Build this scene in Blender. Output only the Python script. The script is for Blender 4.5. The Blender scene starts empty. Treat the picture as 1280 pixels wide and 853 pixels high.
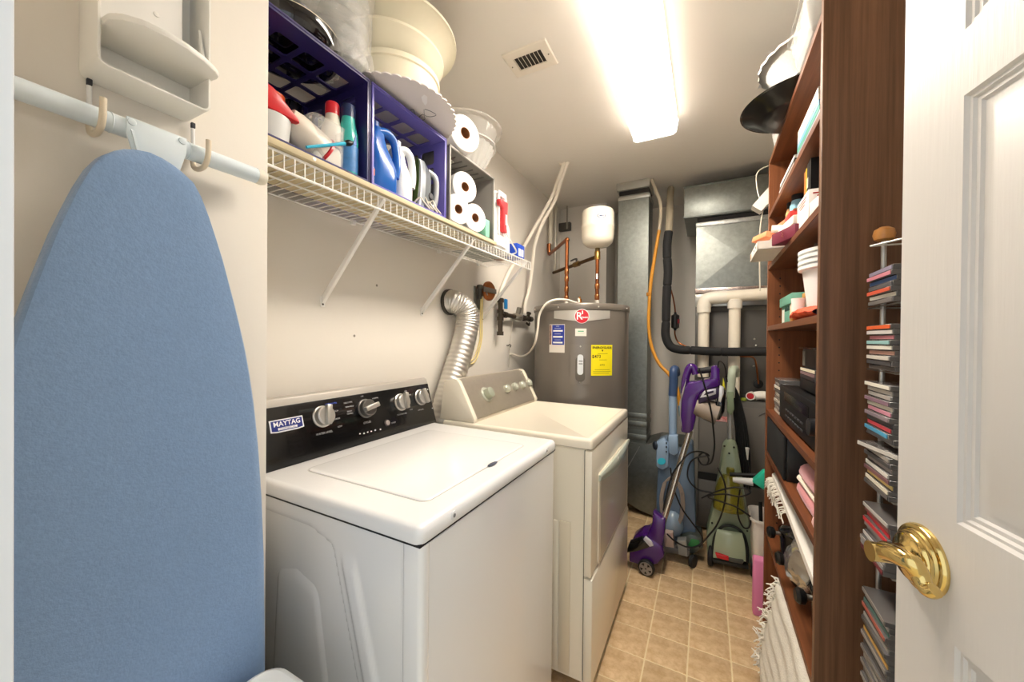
import bpy, bmesh, math, random
from mathutils import Vector, Matrix, noise
random.seed(7)
S = bpy.context.scene
COL = S.collection
PI = math.pi
# ------------------------------------------------------------------ camera
YAW, PITCH, ROLL, FPX, EYE = -0.479939, -0.0065246, 0.00965945, 466.08, Vector((0, 0, 1.27))
_f = Vector((math.sin(YAW)*math.cos(PITCH), math.cos(YAW)*math.cos(PITCH), math.sin(PITCH)))
_r0 = Vector((math.cos(YAW), -math.sin(YAW), 0)); _u0 = _r0.cross(_f)
_r = _r0*math.cos(ROLL) + _u0*math.sin(ROLL); _u = _u0*math.cos(ROLL) - _r0*math.sin(ROLL)
cam = bpy.data.cameras.new('camera'); cam.sensor_width = 36; cam.lens = FPX*36/1280; cam.clip_start = .02
co = bpy.data.objects.new('camera', cam); COL.objects.link(co); S.camera = co
co.matrix_world = Matrix(((_r.x, _u.x, -_f.x, EYE.x), (_r.y, _u.y, -_f.y, EYE.y), (_r.z, _u.z, -_f.z, EYE.z), (0, 0, 0, 1)))
# ------------------------------------------------------------------ world, exposure
W = bpy.data.worlds.new('world'); S.world = W; W.use_nodes = True
W.node_tree.nodes['Background'].inputs[0].default_value = (.86, .93, 1, 1)
W.node_tree.nodes['Background'].inputs[1].default_value = 1.0
S.view_settings.view_transform = 'Standard'; S.view_settings.look = 'None'
S.view_settings.gamma = 1; S.view_settings.use_curve_mapping = False
S.view_settings.exposure = 0.47
LAMP = 33.0
# ------------------------------------------------------------------ measuring helpers: a point on a known plane seen from the door
def ray(x, y): return _f*FPX + _r*(x-640) - _u*(y-426.5)
def pX(x, y, X): d = ray(x, y); return EYE + d*(X/d.x)
def pY(x, y, Y): d = ray(x, y); return EYE + d*(Y/d.y)
def pZ(x, y, Z): d = ray(x, y); return EYE + d*((Z-EYE.z)/d.z)
def pP(x, y, p0, n): d = ray(x, y); return EYE + d*((Vector(p0)-EYE).dot(Vector(n))/d.dot(Vector(n)))
# ------------------------------------------------------------------ materials
def lin(c):
    if isinstance(c, str):
        c = c.lstrip('#'); c = [int(c[i:i+2], 16)/255 for i in (0, 2, 4)]
    return tuple((v/12.92 if v <= .04045 else ((v+.055)/1.055)**2.4) for v in c) + (1,)
MC = {}
def M(c, rough=.5, metal=0, spec=.5, coat=0, trans=0, alpha=1, emit=0, var=0, vs=6, vst=(1, 1, 1), c2=None, bump=0, bs=80, ior=1.45, rand=0, sheen=0, sharp=0):
    key = (c, rough, metal, spec, coat, trans, alpha, emit, var, vs, vst, c2, bump, bs, ior, rand, sheen, sharp)
    if key in MC: return MC[key]
    m = bpy.data.materials.new('surface'); m.use_nodes = True; t = m.node_tree; b = t.nodes['Principled BSDF']
    b.inputs['Base Color'].default_value = lin(c); b.inputs['Roughness'].default_value = rough
    b.inputs['Metallic'].default_value = metal; b.inputs['Specular IOR Level'].default_value = spec
    b.inputs['Coat Weight'].default_value = coat; b.inputs['Transmission Weight'].default_value = trans
    b.inputs['Alpha'].default_value = alpha; b.inputs['IOR'].default_value = ior
    b.inputs['Sheen Weight'].default_value = sheen
    if emit:
        b.inputs['Emission Color'].default_value = lin(c); b.inputs['Emission Strength'].default_value = emit
    if var or bump or rand:
        tc = t.nodes.new('ShaderNodeTexCoord'); mp = t.nodes.new('ShaderNodeMapping'); mp.inputs['Scale'].default_value = vst
        t.links.new(tc.outputs['Object'], mp.inputs[0])
    last = None
    if var:
        nz = t.nodes.new('ShaderNodeTexNoise'); nz.inputs['Scale'].default_value = vs; nz.inputs['Detail'].default_value = 5; nz.inputs['Roughness'].default_value = .62
        t.links.new(mp.outputs[0], nz.inputs[0])
        rp = t.nodes.new('ShaderNodeValToRGB'); e = rp.color_ramp.elements
        e[0].position = .32+sharp; e[1].position = .68-sharp
        e[0].color = lin(c2 or c) if c2 else tuple(v*(1-var) for v in lin(c)[:3])+(1,)
        e[1].color = lin(c)
        t.links.new(nz.outputs[0], rp.inputs[0]); last = rp.outputs[0]
    if rand:
        oi = t.nodes.new('ShaderNodeObjectInfo'); hs = t.nodes.new('ShaderNodeHueSaturation')
        mr = t.nodes.new('ShaderNodeMapRange'); mr.inputs['To Min'].default_value = 1-rand; mr.inputs['To Max'].default_value = 1+rand
        t.links.new(oi.outputs['Random'], mr.inputs[0]); t.links.new(mr.outputs[0], hs.inputs['Value'])
        if last: t.links.new(last, hs.inputs['Color'])
        else: hs.inputs['Color'].default_value = lin(c)
        last = hs.outputs[0]
    if last: t.links.new(last, b.inputs['Base Color'])
    if bump:
        n2 = t.nodes.new('ShaderNodeTexNoise'); n2.inputs['Scale'].default_value = bs; n2.inputs['Detail'].default_value = 4
        t.links.new(mp.outputs[0], n2.inputs[0])
        bp = t.nodes.new('ShaderNodeBump'); bp.inputs['Strength'].default_value = bump; bp.inputs['Distance'].default_value = .004
        t.links.new(n2.outputs[0], bp.inputs['Height']); t.links.new(bp.outputs[0], b.inputs['Normal'])
    MC[key] = m; return m
def wood(axis, dark, light, bump=.05, fine=1.4):
    a = 26*fine; st = {'z': (a, a, 1.3), 'y': (a, 1.3, a), 'x': (1.3, a, a)}[axis]
    return M(light, .42, var=1, c2=dark, vs=1.6, vst=st, bump=bump, bs=4, spec=.4)
WALL = M('#e4ded4', .75, bump=.06, bs=60)
CEIL = M('#efeae2', .85, bump=.05, bs=90)
WHITE = M('#f0efec', .32, coat=.3)
ENAMEL = M('#f1f1f1', .22, coat=.5)
BISQUE = M('#ece4d2', .25, coat=.4)
WPLAST = M('#efece6', .4)
WIREW = M('#f3f1ec', .35)
BLACK = M('#0c0c0d', .35)
BLACKG = M('#08080a', .12, coat=.6)
RUBBER = M('#151516', .6)
CHROME = M('#d8d8d8', .18, 1)
STEEL = M('#b9b7b2', .3, 1)
GALV = M('#989c97', .4, .85, var=.22, vs=34, bump=.03, bs=20)
GALVD = M('#7f837f', .45, .8, var=.25, vs=30)
FOIL = M('#d2cfc9', .45, 1, bump=.12, bs=45)
COPPER = M('#a8673f', .32, 1, var=.35, vs=18)
BRASSPIPE = M('#b08a4c', .32, 1)
BRASS = M('#dcc07c', .12, 1)
PVC = M('#ece3d1', .35)
CREAM = M('#f3edd9', .35)
GREYFURN = M('#6b6863', .45, .1)
HEATER = M('#7a736b', .3, .25, coat=.3)
INK = M('#1d1d1f', .6)
CLEAR = M('#f4f5f2', .12, alpha=.2, spec=.9)
CLEARC = M('#f1f2ef', .16, alpha=.38, spec=.9, bump=.5, bs=60)
PURPLE = M('#411367', .22, coat=.5)
WOODZ = wood('z', '#583c28', '#78553d', fine=2)
WOODY = wood('y', '#5a321c', '#7c4a2c')
WOODS = wood('z', '#6a3c22', '#8b5634')
# ------------------------------------------------------------------ objects
def wm(o):
    m = o.matrix_basis.copy()
    while o.parent: o = o.parent; m = o.matrix_basis @ m
    return m
def tag(o, label=None, cat=None, group=None, kind=None):
    if label: o['label'] = label
    if cat: o['category'] = cat
    if group: o['group'] = group
    if kind: o['kind'] = kind
    return o
def thing(name, label, cat, loc=(0, 0, 0), rz=0, group=None):
    o = bpy.data.objects.new(name, None); COL.objects.link(o); o.empty_display_size = .05
    o.location = loc; o.rotation_euler = (0, 0, rz)
    o.matrix_basis = Matrix.Translation(Vector(loc)) @ Matrix.Rotation(rz, 4, 'Z')
    return tag(o, label, cat, group)
def frame(d):
    d = Vector(d).normalized(); a = Vector((0, 0, 1)) if abs(d.z) < .9 else Vector((1, 0, 0))
    u = d.cross(a).normalized(); return u, d.cross(u).normalized(), d
def catmull(p, k=6):
    p = [Vector(q) for q in p]
    if len(p) < 3: return p
    out = []
    for i in range(len(p)-1):
        a, b, c, d = p[max(i-1, 0)], p[i], p[i+1], p[min(i+2, len(p)-1)]
        for j in range(k):
            t = j/k
            out.append(.5*((2*b)+(c-a)*t+(2*a-5*b+4*c-d)*t*t+(3*b-a-3*c+d)*t**3))
    out.append(p[-1]); return out
class G:
    def __init__(s): s.bm = bmesh.new()
    def add(s, verts, faces):
        vs = [s.bm.verts.new(v) for v in verts]
        for f in faces:
            try: s.bm.faces.new([vs[i] for i in f])
            except ValueError: pass
        return s
    def box(s, x0, x1, y0, y1, z0, z1, b=0, seg=2, mat=None):
        t = bmesh.new()
        bmesh.ops.create_cube(t, size=1)
        bmesh.ops.transform(t, matrix=Matrix.Translation(((x0+x1)/2, (y0+y1)/2, (z0+z1)/2)) @ Matrix.Diagonal((abs(x1-x0), abs(y1-y0), abs(z1-z0), 1)), verts=t.verts)
        if b: bmesh.ops.bevel(t, geom=t.edges[:], offset=b, segments=seg, profile=.5, affect='EDGES')
        if mat: bmesh.ops.transform(t, matrix=mat, verts=t.verts)
        t.verts.index_update()
        s.add([v.co.copy() for v in t.verts], [[v.index for v in f.verts] for f in t.faces]); t.free(); return s
    def obox(s, c, size, mat=Matrix(), b=0):
        return s.box(-size[0]/2, size[0]/2, -size[1]/2, size[1]/2, -size[2]/2, size[2]/2, b, mat=Matrix.Translation(Vector(c)) @ mat.to_4x4())
    def loops(s, L, cap0=True, cap1=True, closed=True):
        n = len(L[0]); v = [p for l in L for p in l]; f = []
        for i in range(len(L)-1):
            for j in range(n if closed else n-1):
                a, b = i*n+j, i*n+(j+1) % n
                f.append((a, b, b+n, a+n))
        if cap0: f.append(tuple(range(n-1, -1, -1)))
        if cap1: f.append(tuple(range((len(L)-1)*n, len(L)*n)))
        return s.add(v, f)
    def tube(s, pts, r, n=8, k=6, smooth=True, caps=True):
        p = catmull(pts, k) if smooth else [Vector(q) for q in pts]
        m = len(p); rs = r if callable(r) else (lambda t: r)
        u = None; L = []
        for i in range(m):
            d = (p[min(i+1, m-1)]-p[max(i-1, 0)]).normalized()
            if u is None: u = frame(d)[0]
            u = (u-d*u.dot(d)).normalized(); w = d.cross(u); rr = rs(i/(m-1))
            L.append([p[i]+(u*math.cos(2*PI*j/n)+w*math.sin(2*PI*j/n))*rr for j in range(n)])
        return s.loops(L, caps, caps)
    def cyl(s, p0, p1, r0, r1=None, n=16):
        r1 = r0 if r1 is None else r1; p0 = Vector(p0); p1 = Vector(p1); u, w, d = frame(p1-p0)
        return s.loops([[p+(u*math.cos(2*PI*j/n)+w*math.sin(2*PI*j/n))*r for j in range(n)] for p, r in ((p0, r0), (p1, r1))])
    def lathe(s, prof, o=(0, 0, 0), ax=(0, 0, 1), n=24, cap0=True, cap1=True):
        u, w, d = frame(ax); o = Vector(o)
        return s.loops([[o+d*z+(u*math.cos(2*PI*j/n)+w*math.sin(2*PI*j/n))*r for j in range(n)] for r, z in prof], cap0, cap1)
    def prism(s, poly, vec, b=0):
        vec = Vector(vec); poly = [Vector(q) for q in poly]
        t = bmesh.new(); vs = [t.verts.new(q) for q in poly]; ws = [t.verts.new(q+vec) for q in poly]; n = len(poly)
        t.faces.new(vs[::-1]); t.faces.new(ws)
        for i in range(n): t.faces.new((vs[i], vs[(i+1) % n], ws[(i+1) % n], ws[i]))
        bmesh.ops.recalc_face_normals(t, faces=t.faces[:])
        if b: bmesh.ops.bevel(t, geom=t.edges[:], offset=b, segments=2, profile=.5, affect='EDGES')
        t.verts.index_update()
        s.add([v.co.copy() for v in t.verts], [[v.index for v in f.verts] for f in t.faces]); t.free(); return s
    def ball(s, c, r, n=16, m=10, rot=None):
        r = (r, r, r) if not hasattr(r, '__len__') else r; c = Vector(c); L = []
        for i in range(m+1):
            a = PI*i/m; a = min(max(a, .02), PI-.02)
            l = [Vector((r[0]*math.sin(a)*math.cos(2*PI*j/n), r[1]*math.sin(a)*math.sin(2*PI*j/n), -r[2]*math.cos(a))) for j in range(n)]
            L.append([c+(rot @ q if rot else q) for q in l])
        return s.loops(L)
    def grid(s, fn, nu, nv):
        return s.add([fn(i/nu, j/nv) for i in range(nu+1) for j in range(nv+1)],
                     [(i*(nv+1)+j, (i+1)*(nv+1)+j, (i+1)*(nv+1)+j+1, i*(nv+1)+j+1) for i in range(nu) for j in range(nv)])
    def rr(s, c, hx, hy, rad, prof, n=5, ax=(0, 0, 1), ux=None, cap0=True, cap1=True):
        """rounded-rectangle loops; prof = (inset, height)"""
        if ux is None: ux, uy, d = Vector((1, 0, 0)), Vector((0, 1, 0)), Vector((0, 0, 1))
        else: d = Vector(ax).normalized(); ux = Vector(ux).normalized(); uy = d.cross(ux)
        c = Vector(c); L = []
        for ins, z in prof:
            a, b, r = hx-ins, hy-ins, max(rad-ins, .0008); l = []
            r = min(r, a, b)
            for q, (sx, sy) in enumerate(((1, 1), (-1, 1), (-1, -1), (1, -1))):
                for k in range(n+1):
                    t = PI/2*(q+k/n)
                    l.append(c+ux*(sx*(a-r)+r*math.cos(t))+uy*(sy*(b-r)+r*math.sin(t))+d*z)
            L.append(l)
        return s.loops(L, cap0, cap1)
    def noise(s, amp, sc, seed=0):
        for v in s.bm.verts:
            v.co += noise.noise_vector(v.co*sc+Vector((seed, seed*1.7, 3)))*amp
        return s
    def build(s, name, mat, parent=None, label=None, cat=None, group=None, kind=None, sharp=38, origin=None, recalc=True):
        bm = s.bm
        if recalc: bmesh.ops.recalc_face_normals(bm, faces=bm.faces[:])
        me = bpy.data.meshes.new(name)
        if parent is not None:
            bmesh.ops.transform(bm, matrix=wm(parent).inverted(), verts=bm.verts); loc = None
        else:
            xs = [v.co for v in bm.verts]
            loc = Vector(origin) if origin is not None else Vector(((min(v.x for v in xs)+max(v.x for v in xs))/2, (min(v.y for v in xs)+max(v.y for v in xs))/2, min(v.z for v in xs)))
            bmesh.ops.translate(bm, vec=-loc, verts=bm.verts)
        bm.to_mesh(me); bm.free()
        me.polygons.foreach_set('use_smooth', [True]*len(me.polygons))
        me.set_sharp_from_angle(angle=math.radians(sharp))
        me.materials.append(mat)
        o = bpy.data.objects.new(name, me); COL.objects.link(o)
        if parent is not None: o.parent = parent
        else: o.location = loc; o.matrix_basis = Matrix.Translation(loc)
        return tag(o, label, cat, group, kind)
def solo(g, name, mat, label, cat, group=None): return g.build(name, mat, None, label, cat, group)
def struct(g, name, mat, parent=None): return g.build(name, mat, parent, kind=None if parent else 'structure')
def dup(root, loc, rz=None, label=None, mats=None):
    r = root.copy(); COL.objects.link(r)
    rot = r.rotation_euler.z if rz is None else rz
    r.matrix_basis = Matrix.Translation(Vector(loc)) @ Matrix.Rotation(rot, 4, 'Z')
    if label: r['label'] = label
    for ch in root.children:
        c = ch.copy(); COL.objects.link(c); c.parent = r
        for g in ch.children:
            d = g.copy(); COL.objects.link(d); d.parent = c
    return r
def text(st, pos, right, up, size, mat, parent, name='lettering', align='CENTER', bold=0):
    cu = bpy.data.curves.new(name, 'FONT'); cu.body = st; cu.size = size; cu.align_x = align; cu.align_y = 'CENTER'; cu.offset = bold
    cu.materials.append(mat); cu.resolution_u = 2
    tmp = bpy.data.objects.new(name, cu); COL.objects.link(tmp)
    me = bpy.data.meshes.new_from_object(tmp.evaluated_get(bpy.context.evaluated_depsgraph_get()))
    bpy.data.objects.remove(tmp); bpy.data.curves.remove(cu); me.materials.clear(); me.materials.append(mat)
    o = bpy.data.objects.new(name, me); COL.objects.link(o)
    x = Vector(right).normalized(); z = x.cross(Vector(up)).normalized(); y = z.cross(x)
    m = Matrix(((x.x, y.x, z.x, pos[0]), (x.y, y.y, z.y, pos[1]), (x.z, y.z, z.z, pos[2]), (0, 0, 0, 1)))
    o.parent = parent; o.matrix_basis = wm(parent).inverted() @ m
    return o
def patch(parent, name, mat, c, right, up, w, h, t=.0006, label=None):
    x = Vector(right).normalized(); z = x.cross(Vector(up)).normalized(); y = z.cross(x); c = Vector(c)
    P = [c+x*a*w/2+y*b*h/2 for a, b in ((-1, -1), (1, -1), (1, 1), (-1, 1))]
    return G().prism(P, z*t).build(name, mat, parent, label)
# ================================================================== THE SETTING
FX0, FX1 = -1.168, .56
fl = struct(G().box(-1.9, 1.6, -2.2, 3.7, -.06, -.0016), 'floor', M('#ead9b0', .55, var=.08, vs=30))
TILE = M('#d8bd96', .42, var=1, c2='#c2a177', vs=34, bump=.12, bs=60, rand=.07, sharp=.04)
tm = None
for i in range(-4, 5):
    for j in range(-5, 11):
        x = -.2025+.1524*i; y = 1.557+.1516*j
        if tm is None:
            g = G(); g.rr((x+.0762, y+.0758, -.0016), .0736, .0732, .004, [(0, 0), (0, .0009), (.0015, .0016)], n=2)
            t0 = g.build('tile', TILE, fl); t0.matrix_basis = Matrix.Translation((0, 0, 0)); tm = (t0, x, y)
        else:
            t = tm[0].copy(); COL.objects.link(t); t.parent = fl; t.location = (x-tm[1], y-tm[2], 0)
struct(G().box(-1.4, .75, .0, 3.7, 2.43, 2.5), 'ceiling', CEIL)
struct(G().box(-1.30, FX0, .47, 3.28, 0, 2.43), 'wall_left', WALL)
struct(G().box(-1.30, -.84, .0646, .47, 0, 2.43, .003), 'wall_left_front', WALL)
struct(G().box(-1.30, -.755, 3.16, 3.6, 0, 2.43), 'wall_back', WALL)
struct(G().box(-.756, .75, 3.5, 3.62, 0, 2.43), 'wall_back_right', WALL)
struct(G().box(FX1, .68, .0646, 3.6, 0, 2.43), 'wall_right', WALL)
g = G(); g.box(-1.9, -.44, -.06, .0640, 0, 2.43); g.box(.46, 1.6, -.06, .0640, 0, 2.43); g.box(-.44, .46, -.06, .0640, 2.09, 2.43)
struct(g, 'wall_front', WALL)
JAMB = M('#e6ebef', .4)
g = G(); g.box(-.44, -.40, -.09, .066, 0, 2.07, .002); g.box(.425, .46, -.09, .066, 0, 2.07, .002); g.box(-.44, .46, -.09, .066, 2.05, 2.09, .002)
struct(g, 'trim_1', JAMB)
g = G(); g.box(-1.167, -1.155, 1.985, 3.16, 0, .08, .003)
struct(g, 'baseboard_left', WHITE)
# ---- the open door, hinged on the right of the opening
DP = Vector((.285, .844, 0)); DU = Vector((.182, -.983, 0)).normalized(); DN = Vector((-.983, -.182, 0)).normalized()   # s runs from latch to hinge
DW, DH = .762, 2.035
def dpt(s, z, d=0): return DP + DU*s + Vector((0, 0, z)) + DN*d
panels = [(a, b, z0, z1) for a, b in ((.115, .3235), (.4385, .647)) for z0, z1 in ((.22, .856), (1.024, 1.605), (1.694, 1.92))]
g = G()
ss = [0, .115, .3235, .4385, .647, DW]; zz = [.012, .22, .856, 1.024, 1.605, 1.694, 1.92, DH]
for i in range(5):
    for j in range(7):
        pan = next((p for p in panels if abs(p[0]-ss[i]) < 1e-6 and abs(p[2]-zz[j]) < 1e-6), None)
        a, b, c, d = ss[i], ss[i+1], zz[j], zz[j+1]
        if pan is None:
            g.add([dpt(a, c), dpt(b, c), dpt(b, d), dpt(a, d)], [(0, 1, 2, 3)])
        else:
            L = []
            for ins, dep in ((0, 0), (.004, -.004), (.008, -.004), (.011, -.007), (.016, -.007), (.019, -.010), (.028, -.010), (.046, -.0015)):
                L.append([dpt(a+ins, c+ins, dep), dpt(b-ins, c+ins, dep), dpt(b-ins, d-ins, dep), dpt(a+ins, d-ins, dep)])
            g.loops(L, cap0=False)
T = -.036
g.add([dpt(0, .012), dpt(DW, .012), dpt(DW, DH), dpt(0, DH), dpt(0, .012, T), dpt(DW, .012, T), dpt(DW, DH, T), dpt(0, DH, T)],
      [(4, 5, 6, 7), (0, 1, 5, 4), (1, 2, 6, 5), (2, 3, 7, 6), (3, 0, 4, 7)])
bmesh.ops.remove_doubles(g.bm, verts=g.bm.verts, dist=1e-5)
DOORM = M('#d2cec9', .42, bump=.12, bs=3, vst=(40, 40, 3))
door = struct(g, 'door_1', DOORM)
hc = dpt(.0575, .943)
g = G(); g.lathe([(.0500, 0), (.0500, .004), (.0480, .007), (.0440, .0078), (.0425, .0079), (.0415, .0115), (.0385, .0135), (.0365, .0137), (.0355, .0175), (.0320, .0205), (.0240, .0225), (.0175, .026), (.0150, .034)], hc+DN*.0003, DN, 40, cap0=True)
g.build('rosette', BRASS, door, 'polished brass rosette')
def dpx(x, y, d): return pP(x, y, DP+DN*d, DN)
G().tube([hc+DN*.03, hc+DN*.048, hc+DN*.066], lambda t: .0125+.0025*t, 20).build('handle_neck', BRASS, door)
pts = [dpx(1106, 689, .066), dpx(1116, 692, .066), dpx(1130, 699, .064), dpx(1141, 706, .059), dpx(1149, 717, .053), dpx(1154, 730, .051), dpx(1161, 739, .050), dpx(1170, 738, .047)]
p = catmull(pts, 6); L = []
for i, q in enumerate(p):
    t = i/(len(p)-1); d = (p[min(i+1, len(p)-1)]-p[max(i-1, 0)]).normalized(); u = Vector((0, 0, 1)); u = (u-d*u.dot(d)).normalized(); w = d.cross(u)
    hh = (.0140-.0055*t)*(1 if 0 < i < len(p)-1 else .8); ww = (.0125-.0045*t)*(1 if 0 < i < len(p)-1 else .8)
    L.append([q+u*hh*math.cos(2*PI*k/16)+w*ww*math.sin(2*PI*k/16) for k in range(16)])
G().loops(L).build('handle', BRASS, door, 'curved brass lever')
# ---- ceiling light and vent
lt = thing('ceiling_light', 'long glowing white fluorescent wraparound fixture on the ceiling', 'light', (-.2565, 1.494, 2.43))
G().box(-.352, -.161, .886, 2.101, 2.3445, 2.352, .002).build('diffuser', M('#fff4e5', .4, emit=LAMP), lt)
for x0, x1, x2 in ((-.370, -.361, -.3525), (-.143, -.152, -.1605)):
    G().prism([(x0, .886, 2.411), (x1, .886, 2.353), (x2, .886, 2.3455), (x2, .886, 2.352), (x1+(x2-x1)*.4, .886, 2.356), (x0+(x2-x0)*.3, .886, 2.411)], (0, 1.215, 0)).build('side_lens', M('#fff4e5', .4, emit=LAMP*.09), lt)
g = G(); g.box(-.366, -.147, .87, 2.115, 2.411, 2.4295, .003); g.build('housing', WHITE, lt)
EC = M('#fff8ee', .4, emit=3)
for y in (.872, 2.102):
    G().prism([(-.373, y, 2.411), (-.363, y, 2.352), (-.346, y, 2.342), (-.167, y, 2.342), (-.150, y, 2.352), (-.140, y, 2.411)], (0, .012, 0)).build('end_cap', EC, lt)
vt = thing('ceiling_vent', 'small white metal louvred vent on the ceiling', 'vent', (-.66, 1.406, 2.43))
g = G(); g.rr((-.660, 1.406, 2.4296), .0975, .0730, .004, [(0, 0), (.003, -.006), (.010, -.008), (.036, -.008), (.038, -.004)], cap1=False)
g.build('frame', M('#ece4d6', .4), vt)
G().box(-.722, -.598, 1.368, 1.444, 2.4285, 2.4294).build('backing', M('#3a3633', .8), vt)
for k in range(8):
    x = -.720+.0171*k
    G().prism([(x-.001, 1.369, 2.4282), (x+.001, 1.369, 2.4282), (x+.0055, 1.369, 2.4215), (x+.0035, 1.369, 2.4215)], (0, .074, 0)).build('slat', M('#ece4d6', .4), vt)
for x in (-.742, -.578):
    G().ball((x, 1.406, 2.4213), .003, 10, 6).build('screw', M('#807868', .4, .7), vt)

# ================================================================== LEFT: ironing board and its wall holder
# wall_left_front face is X = -.84
ib = thing('ironing_board', 'ironing board in a plain blue cover hanging upright on the left wall', 'ironing board', (-.77, .255, .2))
YC = .255
_bt = [(0, 0), (.004, .022), (.012, .036), (.03, .054), (.05, .0645), (.08, .0765), (.11, .087), (.15, .097), (.2, .110), (.265, .126), (.4, .150), (.6, .167), (.8, .174), (1.37, .175)]
def bw(d):
    for (a, b), (c, e) in zip(_bt, _bt[1:]):
        if d <= c: t = (d-a)/(c-a); return b+(e-b)*t
    return .175
def smo(n0=22):
    ds = [0.0004, .003, .008, .016, .03, .05, .08, .115, .15, .19, .23, .27, .31, .36, .42, .5, .6, .72, .9, 1.1, 1.3, 1.35]
    w = [bw(d) for d in ds]
    for _ in range(2): w = [w[0]]+[(w[i-1]+2*w[i]+w[i+1])/4 if i > 4 else w[i] for i in range(1, len(w)-1)]+[w[-1]]
    return ds, w
ds, ws = smo()
prof = [(-.030, -1), (-.012, -1), (-.004, -.995), (0, -.97), (.0015, -.9), (.002, -.5), (.002, 0), (.002, .5), (.0015, .9), (0, .97), (-.004, .995), (-.012, 1), (-.030, 1)]
L = []
for d, w in zip(ds, ws):
    k = min(1, d/.03)
    L.append([Vector((-.7625+(x*(1 if x < 0 else 1))*(k if x < 0 else 1)-(1-k)*.012, YC+w*y, 1.555-d)) for x, y in prof])
G().loops(L, closed=False, cap0=False, cap1=False).build('board_cover', M('#7d9ac0', .85, var=.10, vs=160, bump=.25, bs=260, sheen=.3), ib, recalc=True)
L = [[Vector((x, YC+w*y*.985, 1.548-d*.992)) for x, y in ((-.796, -1), (-.772, -1), (-.772, 1), (-.796, 1))] for d, w in zip(ds, ws)]
G().loops(L).build('board', M('#b9c4cf', .5, .3), ib)
TUBE = M('#dbe6ec', .35)
G().cyl((-.800, .055, 1.590), (-.800, .425, 1.590), .0145, n=20).build('foot_tube', TUBE, ib)
G().lathe([(.0150, 0), (.0150, .011), (.0125, .017), (.006, .019)], (-.800, .424, 1.590), (0, 1, 0), 20).build('end_cap', M('#e6e0cf', .5), ib)
for y in (.218, .312):
    G().lathe([(.0150, 0), (.0155, .001), (.0150, .002)], (-.800, y, 1.590), (0, 1, 0), 20).build('collar', TUBE, ib)
g = G(); g.prism([(-.783, .232, 1.603), (-.783, .306, 1.603), (-.783, .306, 1.578), (-.783, .290, 1.52), (-.783, .246, 1.52), (-.783, .232, 1.578)], (-.004, 0, 0), .001)
g.build('foot_bracket', TUBE, ib)
G().prism([(-.783, .236, 1.585), (-.783, .247, 1.53), (-.777, .247, 1.53), (-.777, .236, 1.580)], (0, .003, 0)).build('gusset', TUBE, ib)
for y in (.238, .300): G().lathe([(.0055, 0), (.005, .0015), (.003, .0022)], (-.783, y, 1.596), (1, 0, 0), 14).build('rivet', TUBE, ib)
for y in (.16, .35): G().tube([(-.803, y, .20), (-.803, y, .8), (-.803, YC+(y-YC)*.5, 1.3), (-.803, YC+(y-YC)*.3, 1.48)], .009, 10).build('leg', TUBE, ib)
# ---- wall holder for iron and board
ic = thing('iron_caddy', 'cream plastic iron holder with shelf and board hooks on the left wall', 'wall holder', (-.84, .277, 1.66))
CAD = M('#efede6', .45)
KY0, KY1, KZ0, KXF = .197, .334, 1.656, -.768
g = G(); g.rr((-.8395, (KY0+KY1)/2, (KZ0+2.0)/2), (KY1-KY0)/2, (2.0-KZ0)/2, .012, [(0, 0), (0, -.8395*0+.0695), (.001, .0712), (.0035, .0712), (.0045, .069), (.0048, .006)], ax=(1, 0, 0), ux=(0, 1, 0))
g.build('body', CAD, ic)
g = G(); g.box(-.83, -.789, KY0+.004, KY1-.030, 1.726, 1.95, .007); g.build('front_panel', M('#f1efea', .4), ic)
pl = [Vector((-.832, KY0+.004, 0)), Vector((-.775, KY0+.004, 0)), Vector((-.752, KY0+.006, 0)), Vector((-.735, KY0+.016, 0)), Vector((-.722, KY0+.035, 0)), Vector((-.717, KY0+.06, 0)), Vector((-.719, KY0+.085, 0)), Vector((-.727, KY0+.11, 0)), Vector((-.739, KY1-.006, 0)), Vector((-.748, KY1+.003, 0)), Vector((-.758, KY1+.005, 0)), Vector((-.832, KY1-.004, 0))]
G().prism([q+Vector((0, 0, 1.714)) for q in pl], (0, 0, .011), .004).build('shelf', CAD, ic)
for y, z in ((.225, 1.75), (.262, 1.752), (.268, 1.785), (.225, 1.80)): G().lathe([(.004, 0), (.0035, .0012), (.001, .0018)], (-.789, y, z), (1, 0, 0), 12).build('rivet', CAD, ic)
g = G(); g.prism([(-.7885, .280, 1.727), (-.7885, .302, 1.727), (-.7885, .302, 1.752), (-.7885, .296, 1.760), (-.7885, .286, 1.760), (-.7885, .280, 1.752)], (.0008, 0, 0)); g.build('slot', M('#c9c5bb', .7), ic)
G().prism([(-.785, KY1-.012, 1.7255), (-.760, KY1-.012, 1.7255), (-.772, KY1-.012, 1.755), (-.785, KY1-.012, 1.80)], (0, .004, 0), .001).build('side_rib', CAD, ic)
for y in (.2055, .334):
    G().box(-.835, -.829, y-.003, y+.003, 1.647, 1.6565, .001).build('grommet', M('#3c3c40', .6), ic)
    G().cyl((-.832, y, 1.60), (-.832, y, 1.646), .0032, n=10).build('wire_arm', WHITE, ic)
    G().tube([(-.834, y, 1.602), (-.828, y, 1.576), (-.808, y, 1.568), (-.788, y, 1.571), (-.778, y, 1.586), (-.776, y, 1.612)], .0042, 10).build('hook', M('#dccfb8', .5), ic)
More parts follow.
